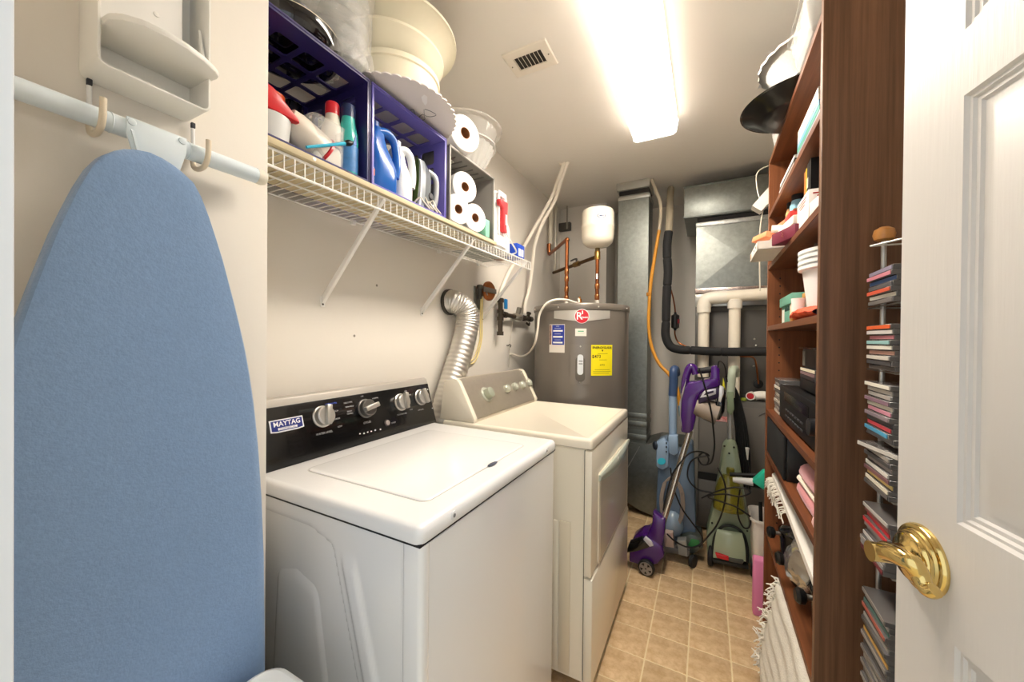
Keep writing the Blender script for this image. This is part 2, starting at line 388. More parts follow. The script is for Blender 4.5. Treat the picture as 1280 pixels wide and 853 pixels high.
# ================================================================== WIRE SHELF
XF, XB, ZD = -.880, -1.160, 1.697
ws_ = thing('wire_shelf', 'long white ventilated wire shelf on the left wall above the washer and dryer', 'shelf', (-1.02, 1.19, 1.66))
for x, z, r in ((XF, ZD, .0034), (XF, ZD-.040, .0034), (XB, ZD, .003), (-1.02, ZD-.006, .003)):
    G().cyl((x, .472, z), (x, 1.906, z), r, n=8).build('rod', WIREW, ws_)
w0 = None
for k in range(57):
    y = .476+.0255*k
    if w0 is None:
        w0 = G().tube([(XB, y, ZD+.003), (XF-.003, y, ZD+.003), (XF+.0015, y, ZD+.001), (XF+.0015, y, ZD-.040)], .0017, 6, smooth=False).build('wire', WIREW, ws_)
    else:
        c = w0.copy(); COL.objects.link(c); c.parent = ws_; c.location.y += .0255*k
for y in (.832, 1.335, 1.86):
    b = G().prism([(XF+.004, y-.006, ZD-.004), (XF-.012, y-.006, ZD-.004), (-1.166, y-.006, 1.405), (-1.166, y-.006, 1.39), (-1.158, y-.006, 1.385)], (0, .012, 0), .0015).build('bracket', WIREW, ws_)
    G().box(-1.1675, -1.163, y-.009, y+.009, 1.372, 1.408, .002).build('bracket_foot', WIREW, b)
    G().ball((-1.1625, y, 1.381), .0035, 10, 6).build('screw', M('#6f6a62', .4, .7), b)
for y in (.56, .95, 1.45, 1.80): G().box(-1.1675, -1.152, y-.008, y+.008, ZD-.014, ZD+.006, .002).build('wall_clip', WIREW, ws_)
LZ = 1.718
sb = thing('shelf_liner_board', 'beige painted board laid on the white wire shelf under the crates', 'board', (-1.0, .98, 1.702))
BB = G().box(-1.105, -.868, .474, 1.505, 1.7026, LZ, .002).build('board', M('#d2c3a0', .6), sb)
G().lathe([(.005, 0), (.0045, .0012), (.001, .0016)], pX(393, 199, -.868), (1, 0, 0), 12).build('peg', WHITE, sb)
g = G().grid(lambda u, v: Vector((-.90-.24*v, 1.52+.30*u, ZD+.0062+.004*abs(math.sin(6*u+3*v)))), 14, 8)
solo(g, 'folded_sheet', M('#7f8a8c', .7, var=1, c2='#c9c7bb', vs=7), 'grey patterned sheet lying on bare shelf wires at the shelf end', 'sheet')

# ================================================================== CRATES
def lattice(g, o, u, v, n, lu, lv, nu, nv, bar, rim, t, fil=.006):
    """flat lattice: solid border `rim` wide round nu x nv holes, t thick along n"""
    o, u, v, n = Vector(o), Vector(u), Vector(v), Vector(n)
    def bx(a0, a1, b0, b1):
        P = [o+u*a0+v*b0, o+u*a1+v*b0, o+u*a1+v*b1, o+u*a0+v*b1]; g.prism(P, n*t)
    r0, r1, r2, r3 = rim
    bx(0, lu, 0, r2); bx(0, lu, lv-r3, lv); bx(0, r0, r2, lv-r3); bx(lu-r1, lu, r2, lv-r3)
    a, b = lu-r0-r1, lv-r2-r3
    for i in range(1, nu): c = r0+a*i/nu; bx(c-bar/2, c+bar/2, r2, lv-r3)
    for j in range(1, nv):
        c = r2+b*j/nv
        for i in range(nu):
            c0 = r0+a*i/nu+(bar/2 if i else 0); c1 = r0+a*(i+1)/nu-(bar/2 if i < nu-1 else 0)
            bx(c0, c1, c-bar/2, c+bar/2)
    for i in range(nu):                     # small corner fillets
        for j in range(nv):
            c0 = r0+a*i/nu+(bar/2 if i else 0); c1 = r0+a*(i+1)/nu-(bar/2 if i < nu-1 else 0)
            d0 = r2+b*j/nv+(bar/2 if j else 0); d1 = r2+b*(j+1)/nv-(bar/2 if j < nv-1 else 0)
            for x, sx in ((c0, 1), (c1, -1)):
                for y, sy in ((d0, 1), (d1, -1)):
                    g.prism([o+u*x+v*y, o+u*(x+sx*fil)+v*y, o+u*x+v*(y+sy*fil)], n*t)
def crate(name, label, mat, y0, y1, z0, z1, x0=-1.150, x1=-.872):
    c = thing(name, label, 'crate', ((x0+x1)/2, (y0+y1)/2, z0), 0, 'plastic crates on the wire shelf')
    g = G(); t = .005; d = x1-x0; w = y1-y0; h = z1-z0
    R = (.012, .052, .022, .022)
    lattice(g, (x0, y0, z1-t), (1, 0, 0), (0, 1, 0), (0, 0, 1), d, w, 3, 4, .012, R, t)
    lattice(g, (x0, y0, z0), (1, 0, 0), (0, 1, 0), (0, 0, 1), d, w, 3, 4, .012, R, t)
    lattice(g, (x0, y0, z0+t), (1, 0, 0), (0, 0, 1), (0, 1, 0), d, h-2*t, 3, 4, .014, R, t)
    lattice(g, (x0, y1-t, z0+t), (1, 0, 0), (0, 0, 1), (0, 1, 0), d, h-2*t, 3, 4, .014, R, t)
    lattice(g, (x0, y0+t, z0+t), (0, 1, 0), (0, 0, 1), (1, 0, 0), w-2*t, h-2*t, 6, 6, .008, (.012,)*4, t)
    g.build('body', mat, c)
    g = G(); e = .007                      # rim flange round the mouth, a rib further in
    for xx, ww in ((x1-.005, .007), (x1-.04, .004)):
        for a, b, cc, dd in ((y0-.004, y1+.004, z1, z1+.006), (y0-.004, y1+.004, z0-.0, z0+.001), (y0-.004, y0, z0, z1), (y1, y1+.004, z0, z1)):
            g.box(xx, xx+ww, a, b, cc, dd, .0012, 1)
    g.build('rim', mat, c)
    return c
DPUR = M('#2a235e', .32, coat=.2); LPUR = M('#7068bb', .35, coat=.2)
crate('crate', 'dark indigo lattice crate on its side at the left end of the wire shelf', DPUR, .436, .766, LZ+.001, 2.010)
crate('crate', 'light violet lattice crate on its side in the middle of the wire shelf', LPUR, .780, 1.124, LZ+.001, 2.010)
GC = M('#77736d', .45); GCI = M('#6a6660', .5)
c3 = thing('crate', 'grey solid-walled crate holding paper rolls on the wire shelf', 'crate', (-1.01, 1.313, LZ), 0, 'plastic crates on the wire shelf')
g = G(); y0, y1, z0, z1, x0, x1 = 1.148, 1.480, LZ+.001, 2.004, -1.150, -.872
g.box(x0, x1, y0, y1, z1-.005, z1, .001); g.box(x0, x1, y0, y1, z0, z0+.004, .001); g.box(x0, x1, y0, y0+.005, z0, z1, .001); g.box(x0, x1, y1-.005, y1, z0, z1, .001); g.box(x0, x0+.005, y0, y1, z0, z1, .001)
g.build('body', GC, c3)
g = G()
for a, b, cc, dd in ((y0-.002, y1+.002, z1-.006, z1+.002), (y0-.002, y0+.006, z0, z1), (y1-.006, y1+.002, z0, z1)): g.box(x1-.004, x1+.003, a, b, cc, dd, .001)
g.build('rim', M('#98948c', .45), c3)
for k in range(7): G().box(x0+.01, x1-.03, y0+.035+.042*k, y0+.040+.042*k, z1-.0085, z1-.005).build('rib', GCI, c3)
for k in range(3): G().box(x0+.03+.06*k, x0+.034+.06*k, y0-.003, y0, z0+.01, z1-.01).build('rib', GCI, c3)
G().box(-.985, -.93, 1.165, 1.255, z1-.012, z1-.0052, .002).build('hang_tag', M('#cfcabd', .5), c3)
# ================================================================== THINGS ON THE WIRE SHELF
def bottle(name, label, cat, c, h, r, body, cap, capr, caph, neck=.6, sx=1, group=None, lab=None):
    t = thing(name, label, cat, c, 0, group); x, y, z = c
    bh = h-caph
    pr = [(r*.9, 0), (r, .006), (r, bh*.62), (r*.97, bh*.70), (r*.85, bh*.80), (max(capr*1.02, r*neck), bh*.92), (capr*.95, bh)]
    G().lathe(pr, c, n=24).build('body', body, t)
    G().lathe([(capr, 0), (capr, caph*.85), (capr*.88, caph)], (x, y, z+bh), n=20).build('cap', cap, t)
    if lab:
        G().lathe([(r+.0006, 0), (r+.0006, bh*(lab[2]-lab[1]))], (x, y, z+bh*lab[1]), n=24, cap0=False, cap1=False).build('label', lab[0], t)
    return t
Z0 = LZ+.0062
# --- in the dark crate
t = thing('wipes_tub', 'white round tub with a red lid at the left end of the dark crate', 'tub', (-.915, .512, Z0))
G().lathe([(.040, 0), (.045, .045), (.046, .056)], (-.915, .512, Z0), n=24).build('body', M('#cfd0cf', .35), t)
g = G(); g.prism([(-.955, .478, Z0+.058), (-.955, .562, Z0+.058), (-.955, .558, Z0+.066), (-.955, .50, Z0+.108), (-.955, .478, Z0+.112)], (.084, 0, 0), .004); g.build('lid', M('#c9252b', .3), t)
t = thing('spray_can', 'can with a bright orange cap in the dark crate behind the red lid', 'can', (-1.02, .575, Z0))
G().lathe([(.03, 0), (.03, .12), (.026, .128)], (-1.02, .580, Z0), n=20).build('body', M('#a8a49c', .3, .6), t)
G().lathe([(.029, 0), (.029, .058), (.026, .06)], (-1.02, .580, Z0+.122), n=20).build('cap', M('#d9561c', .4), t)
t = thing('canister', 'black canister with a glossy lid at the back of the dark crate', 'canister', (-1.08, .66, Z0))
G().lathe([(.035, 0), (.035, .16), (.03, .165)], (-1.08, .665, Z0), n=20).build('body', M('#ddd8cd', .4), t)
G().lathe([(.036, 0), (.036, .055), (.033, .058)], (-1.08, .665, Z0+.160), n=20).build('lid', BLACKG, t)
t = thing('dustpan_scoop', 'cream scoop with a red rim lying in the dark crate', 'scoop', (-.915, .588, Z0))
R = Matrix.Rotation(math.radians(-28), 4, 'X')
def sc(x, y, z): return Vector((-.915, .583, Z0+.03))+R @ Vector((x, y, z))
L = []
for k, (w, hh, yy) in enumerate(((.030, .028, -.05), (.036, .036, -.03), (.040, .042, .0), (.043, .046, .03), (.045, .048, .05))):
    L.append([sc(w*math.cos(2*PI*j/20), yy, .03+hh*math.sin(2*PI*j/20)) for j in range(20)])
G().loops(L, True, False).build('body', M('#ddd3c4', .35), t)
L = [[sc(w*math.cos(2*PI*j/20), yy, .03+hh*math.sin(2*PI*j/20)) for j in range(20)] for w, hh, yy in ((.045, .048, .048), (.049, .052, .050), (.049, .052, .056), (.041, .044, .057), (.040, .043, .05))]
G().loops(L, False, False).build('rim', M('#c2262c', .3), t)
mj = thing('measuring_jug', 'clear plastic jug with whitish powder in the dark crate', 'jug', (-.905, .640, Z0))
g = G(); g.rr((-.905, .645, Z0), .030, .045, .012, [(.004, 0), (.001, .004), (-.002, .105), (-.004, .108), (.0, .106), (.004, .004)], cap1=False)
g.build('body', CLEAR, mj)
g = G(); g.rr((-.905, .645, Z0+.0045), .025, .040, .011, [(0, 0), (0, .035), (.004, .045), (.015, .052)]); g.build('powder', M('#efe9de', .9), mj)
pb = thing('paint_brush', 'turquoise handled brush with black bristles resting in the clear jug', 'brush', (-.868, .62, 1.80))
a, b = pX(383, 184, -.868), pX(431, 179.5, -.868)
G().tube([a, a.lerp(b, .5), b], lambda t: .0035+.0012*t, 8).build('handle', M('#39b4d6', .3, coat=.4), pb)
d = (b-a).normalized()
G().lathe([(.0045, 0), (.0075, .006), (.0085, .016), (.004, .028)], b, d, 12).build('bristles', BLACK, pb)
bottle('cleaner_bottle', 'white bottle with a red cap and blue label in the dark crate', 'bottle', (-.945, .702, Z0), .205, .031, M('#ece6d8', .35), M('#d5303a', .3), .019, .034, lab=(M('#3d3a8e', .4), .10, .42))
t = bottle('cleaner_bottle', 'aqua bottle with a navy cap at the right of the dark crate', 'bottle', (-.918, .733, Z0), .208, .027, M('#3fb7b0', .25, coat=.3), M('#27365e', .35), .019, .036)
G().lathe([(.0276, 0), (.0276, .075)], (-.918, .733, Z0+.014), n=24, cap0=False, cap1=False).build('label', M('#4f8fd0', .35, var=.3, vs=30), t)
g = G(); p0 = Vector((-.8912, .727, Z0+.090)); g.prism([p0, p0+Vector((0, .012, 0)), p0+Vector((0, .010, .032))], (.0015, 0, 0)); g.build('sail_emblem', M('#1d5fb0', .4), t)
# --- in the light crate
BLUEJ = M('#1f63b8', .22, coat=.4)
def jug2(name, label, cx, cy, z, wy, dx, h, body, cap_c, hy=.028):
    """rounded jug, its loop handle on the side away from the door"""
    t = thing(name, label, 'jug', (cx, cy, z)); g = G()
    prof = [(.10, 0, 0), (0, .02, 0), (-.02, .22, 0), (0, .36, 0), (.14, .50, -.10), (.30, .62, -.20), (.44, .74, -.22), (.56, .84, -.18), (.66, .90, -.16)]
    L = []
    for ins, zz, off in prof:
        hx, hw = dx/2*(1-ins*.6), wy/2*(1-ins)
        L.append([Vector((cx+hx*math.copysign(abs(math.cos(a))**.6, math.cos(a)), cy+off*wy+hw*math.copysign(abs(math.sin(a))**.6, math.sin(a)), z+zz*h)) for a in [2*PI*k/28 for k in range(28)]])
    g.loops(L); g.build('body', body, t)
    X = cx+dx*.18
    G().tube([(X, cy-.16*wy, z+h*.84), (X+.008, cy+.10*wy, z+h*.87), (X+.012, cy+.36*wy, z+h*.80), (X+.014, cy+.46*wy, z+h*.62), (X+.014, cy+.46*wy, z+h*.44), (X+.010, cy+.42*wy, z+h*.28)], lambda u: .0125+.003*abs(2*u-1), 14).build('handle', body, t)
    G().lathe([(.015, 0), (.015, .026), (.012, .028)], (cx, cy-.16*wy, z+h*.885), n=18).build('cap', cap_c, t)
    return t
jug2('detergent_jug', 'blue detergent jug with a moulded handle in the light violet crate', -.925, .850, Z0, .100, .095, .215, BLUEJ, M('#1b4f95', .3))
jug2('bleach_jug', 'white jug beside the blue jug in the light violet crate', -.925, .938, Z0, .070, .085, .195, M('#e9ebee', .35), M('#dfe2e6', .35))
t = thing('label_bottle', 'small bottle with an orange and white label at the left of the violet crate', 'bottle', (-.905, .7945, Z0))
G().rr((-.900, .7945, Z0), .014, .0075, .006, [(.001, 0), (0, .003), (0, .055), (.003, .062), (.005, .07)]).build('body', M('#e6e0da', .4), t)
patch(t, 'label', M('#dd7a3a', .45), (-.8855, .7945, Z0+.04), (0, 1, 0), (0, 0, 1), .012, .02)
# steam iron on its heel, soleplate facing left/front
si = thing('steam_iron', 'grey, white and green steam iron standing on its heel in the violet crate', 'iron', (-.925, 1.02, Z0))
def iro(u, v, w):   # u across sole(X), v thickness (+Y away from sole), w up along the iron
    a = math.radians(-20); v = v+.02*w/.19-.02
    return Vector((-.925+u*math.cos(a)-v*math.sin(a), 1.030+u*math.sin(a)+v*math.cos(a), Z0+.004+w))
def ironloop(wd, v0, v1, tip=.185):
    L = []
    for w in (0, .02, .05, .09, .12, .145, .165, .178, tip):
        k = math.sqrt(max(0, 1-(w/tip)**2.2)) if w < tip else .03
        L.append((w, wd*max(k, .03)))
    return L
SOLE = M('#6f7f6f', .3, .6)
out = ironloop(.052, 0, 0)
def islab(v0, v1, sc, s1=None):
    s1 = sc if s1 is None else s1
    P0 = [iro(-k*sc, v0, w) for w, k in out]+[iro(k*sc, v0, w) for w, k in out[::-1]]
    P1 = [iro(-k*s1, v1, w*(.5+.5*s1/sc)) for w, k in out]+[iro(k*s1, v1, w*(.5+.5*s1/sc)) for w, k in out[::-1]]
    return G().loops([P0, P1])
islab(0, .006, 1).build('soleplate', M('#e6e7ea', .3), si)
islab(-.0015, -.0002, .66).build('green_panel', M('#6b8a3c', .35), si)
islab(.006, .020, .98, .95).build('skirt', M('#8e959b', .3), si)
islab(.020, .052, .93, .55).build('housing', M('#62686c', .35), si)
G().tube([iro(0, .045, .15), iro(0, .078, .135), iro(0, .088, .09), iro(0, .084, .03), iro(0, .05, .006)], .011, 12).build('handle', M('#c9ccd0', .25, .5), si)
G().lathe([(.013, 0), (.013, .01), (.01, .013)], iro(.02, .05, .05), (1, 0, 0), 16).build('dial', M('#2c2c30', .4), si)
cords = G()
for k in range(4):
    y = .985+.022*k
    cords.tube([(-.905, y, Z0+.006), (-.885, y+.012, Z0+.03+.012*(k % 2)), (-.878, y+.028, Z0+.018), (-.876, y+.05, Z0+.004), (-.90, y+.075, Z0+.003)], .0032, 8)
cords.build('cord', M('#dcd6c6', .5), si)
# --- in and on the grey crate, and beyond it
def roll(label, c, r, L, group, yaw=18):
    d = Vector((math.cos(math.radians(yaw)), -math.sin(math.radians(yaw)), 0)); e = Vector((0, 0, 1)).cross(d); c = Vector(c)
    t = thing('paper_roll', label, 'paper roll', (c.x-d.x*L/2, c.y-d.y*L/2, c.z-r), 0, group)
    cr = r*.30
    PR = M('#f7f6f4', .9, bump=.12, bs=70)
    def rg(x, rr): return [c+d*x+e*rr*math.cos(2*PI*j/36)+Vector((0, 0, rr*math.sin(2*PI*j/36))) for j in range(36)]
    G().loops([rg(-L, cr), rg(-L, r), rg(-.003, r), rg(0, r-.003), rg(0, cr+.001)], False, False).build('paper', PR, t)
    G().loops([rg(-.0004, cr+.001), rg(.001, cr+.0008), rg(.001, cr-.001), rg(-L+.004, cr-.001)], False, True).build('core', M('#9a6a45', .8), t)
    return t
RG = 'white paper rolls by the grey crate'
roll('large paper towel roll lying on top of the grey crate', (-.850, 1.218, 2.0775), .0705, .17, RG, 20)
roll('uppermost paper roll inside the grey crate', (-.880, 1.263, 1.888), .0610, .2, RG)
roll('paper roll at the bottom left inside the grey crate', (-.880, 1.219, 1.7835), .0595, .2, RG)
roll('paper roll at the bottom right inside the grey crate', (-.878, 1.338, 1.7835), .0595, .2, RG)
solo(G().box(-.95, -.875, 1.418, 1.452, Z0, Z0+.078, .003), 'sponge_pack', M('#8fd6b4', .7, var=.15, vs=30), 'pale green sponge pack standing at the right of the grey crate', 'sponge')
solo(G().box(-1.03, -.97, 1.40, 1.43, Z0, Z0+.15, .002), 'red_box', M('#8a2a22', .5), 'dark red narrow box at the back of the grey crate', 'box')
wj = thing('spray_jug', 'white gallon jug with a red sprayer handle past the grey crate', 'jug', (-.93, 1.56, ZD))
g = G()
L = []
zb = ZD+.0053
for zz, hx, hy in ((0, .055, .070), (.012, .066, .080), (.05, .068, .082), (.075, .066, .080), (.08, .062, .076), (.10, .064, .078), (.20, .060, .062), (.262, .056, .046), (.275, .046, .038)):
    L.append([Vector((-.945+hx*math.copysign(abs(math.cos(a))**.55, math.cos(a)), 1.570+hy*math.copysign(abs(math.sin(a))**.55, math.sin(a)), zb+zz)) for a in [2*PI*k/28 for k in range(28)]])
g.loops(L); g.build('body', M('#f0efee', .35), wj)
g = G(); 
for y in (1.5365, 1.602): g.box(-.886, -.872, y-.006, y+.006, zb+.06, zb+.25, .004)
g.box(-.886, -.872, 1.53, 1.608, zb+.245, zb+.27, .005); g.build('holster', M('#ecebe9', .35), wj)
RS = M('#e0454a', .35)
g = G(); g.prism([(-.882, 1.518, zb+.222), (-.882, 1.592, zb+.222), (-.882, 1.590, zb+.170), (-.882, 1.583, zb+.100), (-.882, 1.588, zb+.075), (-.882, 1.555, zb+.078), (-.882, 1.552, zb+.12), (-.882, 1.548, zb+.185), (-.882, 1.522, zb+.198)], (.026, 0, 0), .005)
g.build('sprayer', RS, wj)
patch(wj, 'white_label', M('#f6e9e8', .5), (-.8553, 1.571, zb+.135), (0, 1, .0), (0, 0, 1), .014, .05)
G().tube([(-.868, 1.60, zb+.08), (-.862, 1.64, zb+.045), (-.865, 1.70, zb+.012), (-.90, 1.72, zb+.006)], .004, 8).build('hose', WHITE, wj)
bottle('white_bottle', 'plain white bottle just right of the jug with red sprayer', 'bottle', (-.93, 1.675, ZD+.0053), .2, .035, M('#f1f0ef', .35), M('#e8e8e8', .4), .016, .03)
bb = thing('blue_carton', 'small blue carton with white panels at the far end of the wire shelf', 'box', (-.93, 1.79, ZD))
G().box(-.96, -.884, 1.745, 1.835, ZD+.0053, ZD+.075, .001).build('carton', M('#1f49b8', .45), bb)
for y in (1.775, 1.808): patch(bb, 'panel', M('#eef0f6', .5), (-.8836, y, ZD+.032), (0, 1, 0), (0, 0, 1), .026, .038)
solo(G().box(-1.05, -.97, 1.76, 1.82, ZD+.0053, ZD+.098, .001), 'brown_carton', M('#a2643a', .6), 'brown carton behind the small blue carton', 'box')
# --- on top of the crates
pl = thing('serving_platter', 'black round platter with a cream rim on the dark crate', 'platter', (-1.0, .60, 2.018))
G().lathe([(.105, 0), (.122, .004), (.130, .018), (.132, .044), (.128, .046)], (-.993, .602, 2.018), n=40).build('dish', M('#0b0a10', .08, coat=.8), pl)
G().lathe([(.1305, 0), (.1335, .002), (.1335, .0045), (.129, .005)], (-.995, .602, 2.060), n=40, cap0=False, cap1=False).build('rim', M('#d8cdb4', .35), pl)
dk = thing('dark_plate', 'dark grey round plate lying on the black platter', 'plate', (-1.02, .63, 2.064))
G().lathe([(.08, 0), (.088, .012), (.09, .03), (.06, .04)], (-.985, .585, 2.0655), n=30).build('plate', M('#5b5a5c', .35, .5), dk)
for k in range(5):
    zz = 2.020+.040*k
    solo(G().lathe([(.075, 0), (.090, .018), (.101, .046), (.104, .048), (.099, .047), (.075, .004)], (-.964+.002*k, .706-.001*k, zz), n=36, cap1=False), 'clear_plastic_bowl', CLEAR,
         'clear plastic bowl inside the crinkled bag on the dark crate, %s of five' % ('lowest', 'second up', 'middle', 'fourth up', 'topmost')[k], 'bowl', 'clear bowls in the crinkled bag')
g = G()
def bagf(u, v):
    a = 2*PI*u; z = 2.018+.25*v; r = .116+.007*math.sin(3*a+5*v)
    p = Vector((-.962+r*math.cos(a)*.98, .705+r*math.sin(a), z))
    return p+noise.noise_vector(p*Vector((40, 40, 25)))*.006 + noise.noise_vector(p*90)*.003
g.grid(bagf, 90, 40); bmesh.ops.remove_doubles(g.bm, verts=g.bm.verts, dist=1e-5)
BAG = M('#f4f2ee', .14, alpha=.26, spec=1, bump=1, bs=110)
solo(g, 'crinkled_bag', BAG, 'crinkled clear plastic bag around bowls on the dark crate', 'bag')
# scalloped cake board
sb2 = thing('cake_board', 'white scalloped round cake board overhanging the light violet crate', 'board', (-.983, .95, 2.030))
n = 368; ring = []
for k in range(n):
    a = 2*PI*k/n; r = .207+.0065*abs(math.sin(a*46/2)); ring.append((r*math.cos(a), r*math.sin(a)))
CX, CY, CZ = -.962, .952, 2.0325
def keep(x): return max(x, -1.160)
G().prism([(keep(CX+x), CY+y, CZ) for x, y in ring], (0, 0, .004)).build('board', M('#ece6e0', .6), sb2)
SB = M('#3a3a3c', .6)
for pts in ([(512, 138), (517, 137), (518, 141), (521, 146)], [(530, 137), (531, 144), (538, 146), (545, 144), (540, 140), (531, 136.5)], [(524, 146), (529, 143), (531, 149), (526, 150), (524, 146)]):
    G().tube([pZ(x, y, CZ-.0006) for x, y in pts], .0007, 5).build('scribble', SB, sb2)
G().prism([pZ(*q, CZ-.0004) for q in ((526.5, 121), (530, 118.5), (534, 121), (534, 129), (531.5, 132), (528, 127))], (0, 0, .0003)).build('chip', M('#faf8f5', .5), sb2)
def tub(label, c, prof, mat):
    t = thing('mixing_tub', label, 'bowl', c, 0, 'cream tubs stacked on the cake board')
    G().lathe(prof, c, n=48, cap1=False).build('bowl', mat, t); return t
CT = M('#f3ecd4', .4)
tub('lowest cream plastic tub standing on the scalloped cake board', (CX, .955, 2.0375), [(.118, 0), (.126, .008), (.146, .098), (.152, .100), (.152, .116), (.148, .118), (.144, .112), (.122, .008)], CT)
tub('middle cream plastic bowl nested in the stack on the cake board', (CX-.012, .945, 2.130), [(.10, 0), (.13, .012), (.165, .070), (.180, .086), (.180, .094), (.174, .093), (.160, .074), (.10, .006)], CT)
tub('topmost wide rimmed cream bowl of the stack on the cake board', (CX-.012, .945, 2.170), [(.11, 0), (.145, .025), (.168, .078), (.215, .108), (.224, .110), (.224, .118), (.213, .117), (.160, .084), (.10, .008)], CT)
# clear lids right of the roll
for k, (zz, lab) in enumerate(((2.006, 'lower clear plastic bowl on the grey crate behind the towel roll'), (2.136, 'upper fluted clear plastic tray on the grey crate behind the towel roll'))):
    g = G(); n = 96; L = []
    pr = [(.05, 0), (.075, .006), (.110, .06), (.135, .118), (.148, .122), (.148, .128)] if k == 0 else [(.125, 0), (.135, .005), (.150, .062), (.172, .066), (.174, .072), (.170, .073)]
    for i, (r, z) in enumerate(pr):
        L.append([Vector((-.985+(r+(.003*math.cos(48*PI*j/n) if 1 < i < 4 else 0))*math.cos(2*PI*j/n), 1.398+(r+(.003*math.cos(48*PI*j/n) if 1 < i < 4 else 0))*math.sin(2*PI*j/n), zz+z)) for j in range(n)])
    g.loops(L, True, False)
    solo(g, 'clear_plastic_bowl' if k == 0 else 'clear_plastic_tray', CLEARC if k == 0 else CLEAR, lab, 'bowl' if k == 0 else 'tray')
# ================================================================== WASHER
wa = thing('washing_machine', 'white top loading washer with a black control panel', 'washer', (-.80, .888, 0))
WX0, WX1, WY0, WY1 = -1.125, -.466, .534, 1.246
g = G(); g.rr(((WX0+WX1)/2+.002, (WY0+WY1)/2, 0), (WX1-WX0)/2-.006, (WY1-WY0)/2-.008, .012, [(.004, .025), (0, .03), (0, .872), (.003, .875)], n=4)
g.build('cabinet', ENAMEL, wa)
# embossed side panel facing the door
def sm(a, b, x): t = min(max((x-a)/(b-a), 0), 1); return t*t*(3-2*t)
def emb(x, z):
    # outer recess bounded at the right by a line sloping to the front as it goes down
    e1 = -.728+(.838-z)*.30
    d = .010*sm(e1+.006, e1-.012, x)*sm(.842, .822, z+max(0, x+.80)*.28)
    e2 = -.655+(.80-z)*.30                                   # narrow second groove nearer the front
    d -= .006*sm(e2+.012, e2, x)*sm(e2-.040, e2-.026, x)*sm(.815, .775, z+max(0, x+.64)*.5)
    w = .065+(.73-z)*.13; c = -.845-(.73-z)*-.06             # raised hump inside the recess
    d -= .013*sm(w+.03, w-.008, abs(x-c))*sm(.765, .70, z+abs(x-c)*.3)
    return d
g = G(); g.grid(lambda u, v: Vector((-1.11+.592*u, WY0+.0065+emb(-1.11+.592*u, .05+.825*v), .05+.825*v)), 110, 90)
g.build('side_panel', ENAMEL, wa, sharp=60)
g = G(); g.rr(((-.519+WX1)/2-.0005, WY0+.02, 0), (WX1+.519)/2, .0145, .012, [(0, .03), (0, .8755)], n=5); g.build('corner_post', ENAMEL, wa)
g = G(); g.rr(((WX0+WX1)/2, (WY0+WY1)/2, 0), (WX1-WX0)/2, (WY1-WY0)/2, .018, [(.004, .8795), (.001, .881), (0, .886), (0, .899), (.003, .908), (.009, .913), (.016, .914)], n=6)
g.build('top_deck', ENAMEL, wa)
g = G(); g.rr((-.738, .876, 0), .206, .250, .022, [(0, .9142), (0, .9152), (.002, .9168), (.006, .9175)], n=6); g.build('lid', ENAMEL, wa)
g = G(); g.rr((-.738, .876, 0), .2085, .2525, .024, [(0, .9141), (.0, .91425)], n=6); g.build('lid_gap_shade', M('#b9b7b2', .6), wa)  # grey ring standing in for the thin shade line round the lid
g = G(); g.ball((-.529, .905, .9172), (.008, .024, .0012), 20, 6); g.build('finger_notch', M('#3c4358', .5), wa)
G().box(WX0+.01, WX1-.0035, WY0+.0035, WY1-.0035, .8752, .8815).build('seam_shade', BLACK, wa)  # black strip put in for the shade in the seam below the deck
for y in (.637, 1.150):
    s = G().lathe([(.0095, 0), (.009, .002), (.006, .0028)], (WX1, y, .898), (1, 0, 0), 18).build('screw_cover', M('#e8e8ea', .4), wa)
    G().lathe([(.0045, 0), (.004, .0006)], (WX1+.0027, y, .898), (1, 0, 0), 12).build('screw', M('#8b8b8d', .4, .6), s)
# console: sloped black face
CP0 = Vector((-1.006, 0, .914)); CN = Vector((.165, 0, .05)).normalized(); CU = Vector((-.05, 0, .165)).normalized()
ca, cb = .549, 1.250
g = G(); g.prism([(-1.010, ca, .9135), (-1.0555, ca, 1.073), (-1.063, ca, 1.094), (-1.075, ca, 1.098), (-1.13, ca, 1.09), (-1.13, ca, .9135)], (0, cb-ca, 0), .002)
g.build('console', M('#b5b0a8', .4, .3), wa)
g = G(); g.prism([(-1.006, ca+.001, .9142), (-1.0545, ca+.001, 1.074), (-1.060, ca+.001, 1.074), (-1.0115, ca+.001, .9142)], (0, cb-ca-.002, 0), .0012)
cf = g.build('control_panel', M('#0b0b0c', .22, coat=.3), wa)
def cpt(y, t, d=0): return Vector((CP0.x, y, CP0.z))+CU*t+CN*d    # t = distance up the face
def cpx(x, y, d=0): q = pP(x, y, CP0, CN); return q+CN*d
KM = M('#c9c6c0', .32, .75); KD = M('#6d6a66', .35, .6)
for kx, ky, ang, big in ((403, 521, 12, 1), (457, 511, 80, 1), (501, 503, 8, 1), (525.5, 497, -12, 1)):
    q = cpx(kx, ky)
    k = G().lathe([(.033, .0005), (.033, .004), (.0295, .006), (.0285, .022), (.026, .024)], q, CN, 28).build('knob', KD if kx == 457 else KM, wa)
    a = math.radians(ang); r = Vector((0, 1, 0)); dd = (CU*math.cos(a)+r*math.sin(a)); ee = dd.cross(CN)
    P = [q+CN*.0235+ee*s*w+dd*t for s, w, t in ((-1, .0075, -.029), (1, .0075, -.029), (1, .0085, .031), (-1, .0085, .031))]
    G().prism(P, CN*.016, .003).build('grip', KM, k)
q = cpx(483.5, 529); 
bt = G().lathe([(.0125, .0005), (.0125, .003), (.009, .003)], q, CN, 20).build('button', M('#4a4542', .4, .5), wa)
G().lathe([(.0088, .001), (.0085, .007), (.007, .008)], q, CN, 18).build('button_cap', M('#b3a9a4', .35, .6), bt)
